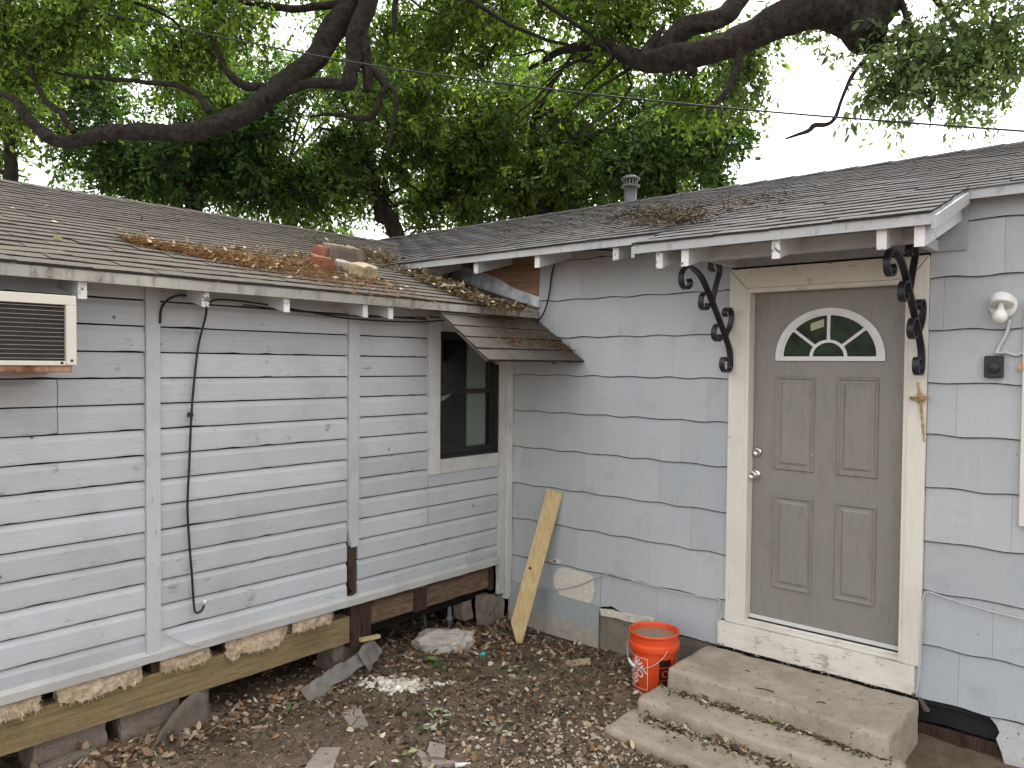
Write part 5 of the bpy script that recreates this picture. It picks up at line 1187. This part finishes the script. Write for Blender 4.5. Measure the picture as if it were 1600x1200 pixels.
# ------------------------------------------------------------------ trees
OAK = [(.052, .080, .018), (.075, .112, .022), (.105, .145, .028), (.034, .055, .016), (.15, .19, .038)]
def limb(name, pts, rad, par, n=12, sm=10, wob=.16):
    sp = smooth_path(pts, sm); sp = [p + Vector((mnoise.noise(p * 1.7), mnoise.noise(p * 1.7 + Vector((9, 0, 0))), mnoise.noise(p * 1.7 + Vector((0, 9, 0))))) * .06 + Vector((mnoise.noise(p * 6), 0, mnoise.noise(p * 6 + Vector((0, 9, 0))))) * .018 for p in sp]
    q = MB(); rr_ = [r_ * .84 * (1 + .10 * mnoise.noise(p * 5) + .05 * mnoise.noise(p * 14)) for r_, p in zip(lerp_list(rad, len(sp)), sp)]; q.tube(sp, rr_, n + 4, wob=wob * 1.8); return q.build(name, m_bark, par), sp
def crown(par, blobs, n_spray, size, cols=OAK, w=(3, 4, 3, 3, 1.2), per=13, open_=None, sprayL=(.30, .60), roots=None, twr=.012):
    """leaf sprays filling ellipsoids (centre, radii); every spray is a twig with leaves along it"""
    vol = np.array([b[1][0] * b[1][1] * b[1][2] * (b[2] if len(b) > 2 else 1) for b in blobs]) ** (2 / 3); vol /= vol.sum()
    P_, D_, S_, Z_, CC = [], [], [], [], []; tw = MB(); cnt = 0; made = 0
    while made < n_spray and cnt < n_spray * 4:
        cnt += 1; b = blobs[rng.choice(len(blobs), p=vol)]; d = rng.standard_normal(3); d /= np.linalg.norm(d); r = rng.random() ** .42
        c = np.array(b[0]) + d * r * np.array(b[1]) * (1 + .25 * mnoise.noise(Vector(d) * 2 + Vector(b[0])))
        if fbm(Vector(c) * .9 + Vector((5, 1, 2)), 2) < -.06: continue
        if c[2] < 3.9 - max(0, -c[0]) * .12 and c[0] > -6 and c[1] < 3.4: continue
        if open_ is not None and open_(*proj(c)): continue
        made += 1; L = rng.uniform(*sprayL); td = d * .7 + rng.standard_normal(3) * .6 + np.array([0, 0, -.25]); td /= np.linalg.norm(td)
        k = per; t = (np.arange(k) + rng.random(k)) / k; pos = c + td * L * (t[:, None] - .3) + np.array([0, 0, -.12]) * (t[:, None] ** 2) * L + rng.standard_normal((k, 3)) * .03
        sd_ = np.cross(td, rng.standard_normal((k, 3))); sd_ /= np.linalg.norm(sd_, axis=1, keepdims=True) + 1e-9
        P_.append(pos); D_.append(td * .5 + sd_ * .8 + np.array([0, 0, -.25])); Z_.append(rng.standard_normal((k, 3)) * .7 + np.array([0, 0, .7])); S_.append(size * rng.uniform(.6, 1.25) * rng.uniform(.65, 1.35, k))
        base = palette(1, cols, w, .28)[0] * (1 + .10 * rng.standard_normal((k, 1))); CC.append(base)
        if made % 2 == 0:
            a_ = Vector(c - td * L * .5); b_ = Vector(c + td * L * .6); tw.tube([a_, (a_ + b_) / 2 + Vector((0, 0, .02)), b_], [twr * .6, twr * .45, twr * .2], 3, cap=False)
    P_ = np.concatenate(P_); S_ = np.concatenate(S_)
    cr_ = scatter_mesh('crown', P_, np.concatenate(D_), np.concatenate(Z_), S_, S_ * rng.uniform(.38, .55, len(S_)), np.clip(np.concatenate(CC) * 1.32, .005, .6), m_leaf, par, curl=rng.normal(-.12, .2, len(S_)))
    tw.build('twigs', m_bark, par, kind='stuff')
    if roots:
        for i in range(roots[0]):
            b = blobs[i % len(blobs)]; d = rng.standard_normal(3); d /= np.linalg.norm(d); e = Vector(np.array(b[0]) + d * .7 * np.array(b[1])); s0 = min(roots[1], key=lambda p_: (p_ - e).length)
            if open_ is not None and open_(*proj(e)): continue
            rl = (e - s0).length; mid = s0.lerp(e, .5) + Vector(rng.standard_normal(3) * .12 * rl) + Vector((0, 0, .12 * rl)); q3 = s0.lerp(e, .8) + Vector(rng.standard_normal(3) * .08 * rl)
            q = MB(); sp = smooth_path([s0, mid, q3, e], 5); r0 = rng.uniform(.018, .045); q.tube(sp, lerp_list([r0, r0 * .7, r0 * .4, r0 * .15], len(sp)), 6, wob=.1); q.build('branch', m_bark, par)
    return cr_
def open_sky(u, v, z):      # clearing to the upper right, where the canopy ends
    if 1195 < u < 1480 and 60 < v < 330: 
        e = 70 * mnoise.noise(Vector((u * .012, v * .012, 0)))
        return (u - 1215 > -e * .6 and u < 1290 + (v - 90) * .1 + e) or v > 205 + e * .6 or (u < 1300 + e)
    if u >= 1480: return v > 190 + 60 * mnoise.noise(Vector((u * .01, 3, 0)))
    if 1130 < u <= 1195: return False
    return False
# 1: the great oak whose limbs overhang the roofs; its trunk stands right of the frame
oak = thing('oak_tree', 'great overhanging oak with thick dark limbs across the top', 'tree', loc=(6.2, -4.6, 0))
def rel(pts, o): return [Vector(p) - o.location for p in pts]
def oak_limb(name, pts, rad, n=14, **k): return limb(name, rel(pts, oak), rad, oak, n, **k)
T0 = Vector((6.2, -4.6, 0)); J1 = Vector((5.9, -4.3, 3.6)); J2 = at(1640, -420, 9.0)
oak_limb('trunk', [T0, T0 + Vector((.05, .05, 1.6)), J1, at(1700, -120, 9.3), J2], [.62, .48, .42, .38, .30], 18)
_, s1 = oak_limb('limb', [at(1720, -60, 9.4), at(1560, -130, 8.9), at(1420, -60, 8.6), at(1352, 12, 8.5), at(1240, 22, 8.6), at(1175, 58, 8.7), at(1120, 76, 8.8), at(1055, 85, 9.0), at(1000, 88, 9.2), at(940, 72, 9.6), at(880, 80, 10), at(830, 110, 10.4)], [.36, .34, .33, .30, .22, .18, .17, .17, .14, .08, .06, .03])
oak_limb('stub', [at(1365, -25, 8.5), at(1350, 20, 8.45), at(1346, 58, 8.4), at(1345, 68, 8.38)], [.30, .30, .25, .14])
oak_limb('limb', [at(1030, 82, 9.1), at(1065, 48, 9.2), at(1110, 35, 9.2), at(1150, 5, 9.3), at(1190, -60, 9.4), at(1300, -200, 9.4)], [.13, .15, .13, .13, .14, .18])
oak_limb('limb', [at(1000, 90, 9.2), at(1020, 65, 9.2), at(1040, 40, 9.3)], [.10, .08, .02], 8); oak_limb('limb', [at(1072, 88, 8.9), at(1080, 108, 8.9), at(1085, 118, 8.9)], [.09, .07, .03], 8)
oak_limb('limb', [at(1160, 72, 8.7), at(1152, 110, 8.6), at(1135, 145, 8.5), at(1110, 170, 8.5), at(1102, 185, 8.5)], [.06, .045, .035, .03, .012], 8)
oak_limb('limb', [at(1420, 20, 8.4), at(1375, 70, 8.3), at(1325, 125, 8.2), at(1300, 190, 8.2), at(1275, 200, 8.2), at(1262, 210, 8.2), at(1228, 214, 8.2)], [.035, .03, .024, .022, .03, .028, .012], 7)
_, s2 = oak_limb('limb', [J2, at(1250, -430, 9.6), at(850, -260, 9.8), at(620, -80, 9.6), at(548, 12, 9.4), at(500, 78, 9.2), at(455, 122, 9.1), at(425, 150, 9.0), at(385, 180, 8.9), at(320, 202, 8.8), at(240, 206, 8.7), at(180, 208, 8.6), at(125, 220, 8.6), at(80, 218, 8.6), at(45, 190, 8.6), at(15, 155, 8.6), at(-60, 120, 8.7)], [.30, .26, .23, .20, .185, .165, .15, .145, .14, .13, .115, .10, .085, .075, .06, .045, .03])
oak_limb('limb', [at(600, -100, 9.5), at(575, 10, 9.2), at(556, 60, 9.1), at(548, 110, 9.0), at(540, 128, 9.0), at(510, 130, 9.05), at(470, 136, 9.1), at(438, 152, 9.05)], [.16, .14, .12, .10, .085, .07, .065, .06])
oak_limb('stub', [at(566, 50, 9.15), at(574, 90, 9.1), at(577, 130, 9.1), at(577, 140, 9.1)], [.10, .08, .07, .04], 10)
oak_limb('limb', [at(570, 95, 9.1), at(596, 118, 9.1), at(606, 135, 9.1), at(596, 150, 9.1), at(585, 178, 9.1), at(565, 188, 9.2), at(530, 182, 9.3), at(490, 180, 9.4)], [.075, .065, .055, .045, .045, .04, .03, .015], 9)
oak_limb('limb', [at(604, 128, 9.1), at(620, 150, 9.1), at(616, 180, 9.1), at(608, 220, 9.1), at(602, 240, 9.1)], [.04, .035, .03, .022, .01], 8)
oak_limb('limb', [at(420, 138, 9.0), at(378, 135, 9.0), at(355, 110, 9.1), at(345, 80, 9.1), at(328, 50, 9.2)], [.055, .055, .05, .04, .02], 9)
oak_limb('limb', [at(330, 178, 8.9), at(305, 150, 8.9), at(270, 135, 8.9), at(220, 128, 9.0), at(130, 122, 9.1), at(70, 108, 9.1)], [.05, .042, .038, .032, .025, .012], 8)
oak_limb('limb', [at(120, 208, 8.6), at(95, 180, 8.7), at(60, 150, 8.8), at(48, 100, 8.8), at(30, 60, 8.9)], [.04, .04, .035, .03, .015], 8)
oak_limb('limb', [at(620, -40, 8.6), at(618, 20, 8.6), at(617, 66, 8.6)], [.045, .035, .012], 7); oak_limb('limb', [at(560, 4, 9.3), at(500, 10, 9.3), at(440, 12, 9.3), at(380, 5, 9.4), at(250, -10, 9.5)], [.06, .055, .05, .04, .02], 8)
for (u0, v0, u1, v1) in ((940, 80, 820, 150), (900, 80, 810, 200), (1000, 100, 830, 230), (960, 90, 900, 160), (860, 90, 800, 90), (880, 110, 780, 210), (930, 100, 850, 120)):
    oak_limb('limb', [at(u0, v0, 9.6), at((u0 + u1) / 2 + 10, (v0 + v1) / 2 - 14, 9.9), at(u1, v1, 10.2)], [.028, .02, .008], 6)
oak_limb('limb', [at(1420, -60, 8.6), at(1480, 20, 8.2), at(1520, 70, 8.0), at(1560, 110, 7.9)], [.06, .04, .03, .012], 7); oak_limb('limb', [at(1400, -30, 8.6), at(1420, 60, 8.3), at(1400, 120, 8.2), at(1360, 160, 8.1)], [.05, .035, .022, .01], 7)
rootpts = [s1[i] for i in range(14, len(s1), 6)] + [s2[i] for i in range(32, len(s2), 6)]
bl = lambda u, v, d, ru, rv, rd=1.0, wt=1.0: (tuple(at(u, v, d) - oak.location), (ru, rd, rv), wt)
class _S: pass
def open_oak(u, v, z): return False
def shift_open(fn, loc):
    def f(u, v, z): return fn(u, v, z)
    return f
def crown_at(par, specs, n_spray, size, **k):
    """specs in world space; crown mesh is built in world space under a parent at its base"""
    o = crown(par, [(tuple(at(u, v, d)), (ru, rd, rv), wt) for (u, v, d, ru, rv, rd, wt) in specs], n_spray, size, **k)
    inv = Matrix.Translation(-par.location)
    for ch in par.children:
        if ch.name.split('.')[0] in ('crown', 'twigs', 'branch'): ch.matrix_basis = inv
    return o
crown_at(oak, [(1500, 20, 8.0, 1.0, .62, .9, 1.5), (1420, 95, 8.0, .42, .42, .5, .9), (1570, 90, 7.8, .45, .45, .6, 1.0), (1370, 150, 8.1, .26, .30, .3, .5), (1660, 60, 8.2, .6, .8, .8, 1), (1240, 60, 9.5, .5, .30, .6, .3), (1180, 100, 9.6, .45, .5, .6, .6), (1480, 150, 7.9, .5, .3, .4, .8)], 720, .078, open_=open_sky, per=15, cols=[(.10, .135, .06), (.13, .17, .07), (.08, .11, .05), (.16, .20, .085), (.18, .22, .095)])
crown_at(oak, [(980, 20, 10, 1.3, .5, 1.0, 1.6), (760, 20, 10.5, 1.3, .6, 1.2, 1.6), (1120, 120, 10.5, .8, .6, 1, .8), (560, 30, 10.5, 1.2, .6, 1.2, 1), (330, 20, 9.6, 1.3, .5, 1.0, 1.2), (120, 30, 9.4, 1.2, .6, 1.0, 1.2), (0, 100, 9.4, .8, .8, 1.0, .7), (250, 90, 10.2, 1.2, .5, 1, .6), (850, 110, 11, 1.0, .6, 1, .8)], 3900, .078, open_=open_sky, per=13, roots=(15, rootpts), cols=[(.068, .105, .020), (.098, .150, .026), (.14, .20, .034), (.045, .07, .018), (.19, .25, .048)], w=(3, 4, 3, 3, 1.6))
# 2..: trees behind the houses
def back_tree(name, label, base, trunk, rad, forks, specs, n_spray, size, cols=OAK, w=(3, 4, 3, 3, 1.2), **k):
    t = thing(name, label, 'tree', 'trees behind the houses', loc=(base.x, base.y, 0))
    _, sp = limb('trunk', [Vector((0, 0, 0))] + rel(trunk, t), rad, t, 12); allp = [p + t.location for p in sp[len(sp) // 2:]]
    for f_, r_ in forks: 
        _, s_ = limb('limb', rel(f_, t), r_, t, 8); allp += [p + t.location for p in s_[2:]]
    crown_at(t, specs, n_spray, size, cols=cols, w=w, roots=(14, allp), **k); return t
D1 = 13.0
b = at(622, 372, 13.5); 
back_tree('oak_tree', 'leaning forked tree rising behind the roof valley', b + Vector((.3, -.3, 0)), [at(618, 375, 13.5), at(596, 335, 13.5), at(580, 270, 13.4), at(568, 230, 13.4), at(555, 190, 13.3)], [.22, .17, .13, .10, .08, .05],
          [([at(612, 360, 13.5), at(600, 300, 13.6), at(607, 240, 13.7), at(606, 180, 13.8)], [.09, .07, .05, .03]), ([at(575, 250, 13.4), at(540, 215, 13.4), at(500, 200, 13.4)], [.05, .035, .015]), ([at(585, 320, 13.5), at(560, 290, 13.4), at(520, 275, 13.4), at(480, 250, 13.4)], [.04, .03, .02, .01])],
          [(560, 200, 13.4, 1.4, 1.2, 1.3, 1), (660, 150, 13.8, 1.4, 1.2, 1.3, 1), (480, 260, 13.0, 1.1, .8, 1, .8), (700, 280, 14, 1.2, .9, 1.2, 1), (560, 320, 14.5, 1.0, .45, 1, .5), (690, 330, 14.5, .8, .4, 1, .4)], 2000, .095)
b = at(300, 330, 12); back_tree('oak_tree', 'dense dark tree behind the middle of the wing ridge', b, [at(300, 380, 12), at(305, 320, 12), at(310, 250, 12), at(300, 190, 12)], [.2, .16, .13, .10, .05], [([at(303, 300, 12), at(250, 250, 12), at(200, 220, 12)], [.06, .04, .02]), ([at(305, 280, 12), at(370, 240, 12), at(420, 220, 12.2)], [.06, .04, .02])],
          [(290, 250, 12, 1.2, .75, 1.1, 1.5), (190, 225, 11.8, .9, .6, 1, .9), (400, 235, 12.2, 1.0, .7, 1, 1.1), (330, 170, 12.4, 1.4, .8, 1.2, 1), (470, 180, 12.6, .9, .8, 1, .7), (430, 290, 12.6, .9, .45, .8, .7), (230, 285, 12.8, 1.0, .4, .8, .6)], 2300, .09, cols=[(.03, .058, .02), (.045, .085, .022), (.06, .105, .025), (.022, .042, .016), (.09, .14, .03)])
b = at(14, 300, 11.5); back_tree('oak_tree', 'thin-trunked tree behind the far left roof end', b, [at(15, 330, 11.5), at(17, 260, 11.5), at(12, 190, 11.5), at(8, 150, 11.5), at(0, 60, 11.6)], [.13, .12, .10, .085, .07, .04], [([at(16, 275, 11.5), at(-10, 265, 11.5), at(-40, 240, 11.5)], [.04, .03, .015]), ([at(12, 200, 11.5), at(60, 165, 11.6), at(110, 150, 11.8)], [.05, .035, .015])],
          [(60, 130, 11.8, 1.0, .7, 1, 1), (130, 265, 12.5, .6, .25, .8, .4), (170, 100, 12.4, 1.1, .7, 1, 1), (-40, 210, 12, .7, .8, 1, .6), (90, 230, 12.6, .5, .35, .6, .25), (40, 60, 12.4, 1.2, .6, 1, .8)], 1000, .09, cols=[(.05, .09, .022), (.075, .125, .03), (.10, .155, .035), (.035, .06, .02), (.14, .20, .05)])
b = at(860, 330, 14); back_tree('oak_tree', 'broad green tree behind the main ridge left of the vent', b, [at(850, 400, 14), at(852, 330, 14), at(840, 260, 14), at(830, 190, 14)], [.24, .2, .16, .12, .06], [([at(848, 300, 14), at(900, 240, 14), at(950, 200, 14)], [.07, .05, .02]), ([at(842, 280, 14), at(790, 230, 14), at(750, 200, 14)], [.07, .05, .02])],
          [(800, 200, 14, 1.5, 1.1, 1.4, 1.3), (900, 180, 14.2, 1.4, 1.1, 1.3, 1.2), (760, 310, 14.5, 1.2, .5, 1.2, .8), (860, 270, 14, 1.3, .6, 1.2, 1), (700, 230, 14.6, 1.2, 1, 1.2, .9), (900, 315, 14.6, 1.4, .4, 1, .7)], 2500, .10)
b = at(1050, 300, 13); back_tree('oak_tree', 'light green tree behind the main ridge right of the vent', b, [at(1050, 380, 13), at(1048, 300, 13), at(1040, 240, 13), at(1030, 180, 13)], [.2, .16, .13, .10, .05], [([at(1048, 280, 13), at(1090, 240, 13), at(1130, 215, 13)], [.05, .035, .015])],
          [(1000, 200, 13, 1.1, .9, 1.1, 1.2), (1080, 200, 13, .9, .8, 1, 1.1), (1110, 255, 12.8, .5, .30, .6, .5), (950, 270, 13.4, 1.0, .45, 1, .8), (1040, 265, 13, .9, .4, .9, .8), (1150, 230, 12.8, .22, .3, .4, .2), (1090, 290, 13.2, .8, .25, .6, .5)], 1600, .095, open_=open_sky, cols=[(.045, .085, .025), (.07, .12, .032), (.095, .15, .04), (.03, .055, .02), (.12, .18, .05)])
# 7, 8: farther trees closing the gaps low down
b = at(450, 330, 22); back_tree('oak_tree', 'far pale tree seen through gaps above the wing ridge', b, [at(450, 420, 22), at(455, 330, 22), at(450, 250, 22)], [.3, .25, .2, .1], [], [(420, 250, 22, 3.0, 1.6, 1.5, 1), (620, 230, 22, 2.6, 2.0, 1.5, 1), (250, 260, 22, 2.6, 1.0, 1.5, .7), (200, 310, 22, 2.2, .7, 1.2, .6), (450, 330, 22, 2.6, .8, 1.2, .9), (600, 150, 22, 3, 1.6, 1.5, .8), (120, 130, 22, 2.6, 1.6, 1.5, .8), (350, 100, 22, 2.8, 1.4, 1.5, .8)], 2700, .14, cols=[(.06, .11, .03), (.09, .15, .04), (.12, .18, .05), (.04, .075, .025), (.15, .21, .06)])
b = at(900, 300, 23); back_tree('oak_tree', 'far bright tree seen through gaps above the main ridge', b, [at(900, 420, 23), at(905, 300, 23), at(900, 220, 23)], [.3, .25, .2, .1], [], [(820, 220, 23, 3.2, 2.2, 1.5, 1.2), (1000, 230, 23, 2.4, 1.6, 1.5, 1), (720, 300, 23, 2.0, 1.0, 1.5, .8), (880, 330, 23, 3.2, .8, 1.2, .9), (1060, 290, 23, 1.8, .7, 1.2, .7), (850, 80, 23, 3.4, 1.4, 1.5, .9)], 2200, .14, open_=open_sky, cols=[(.07, .12, .03), (.11, .17, .04), (.15, .21, .05), (.045, .08, .025), (.18, .24, .06)])
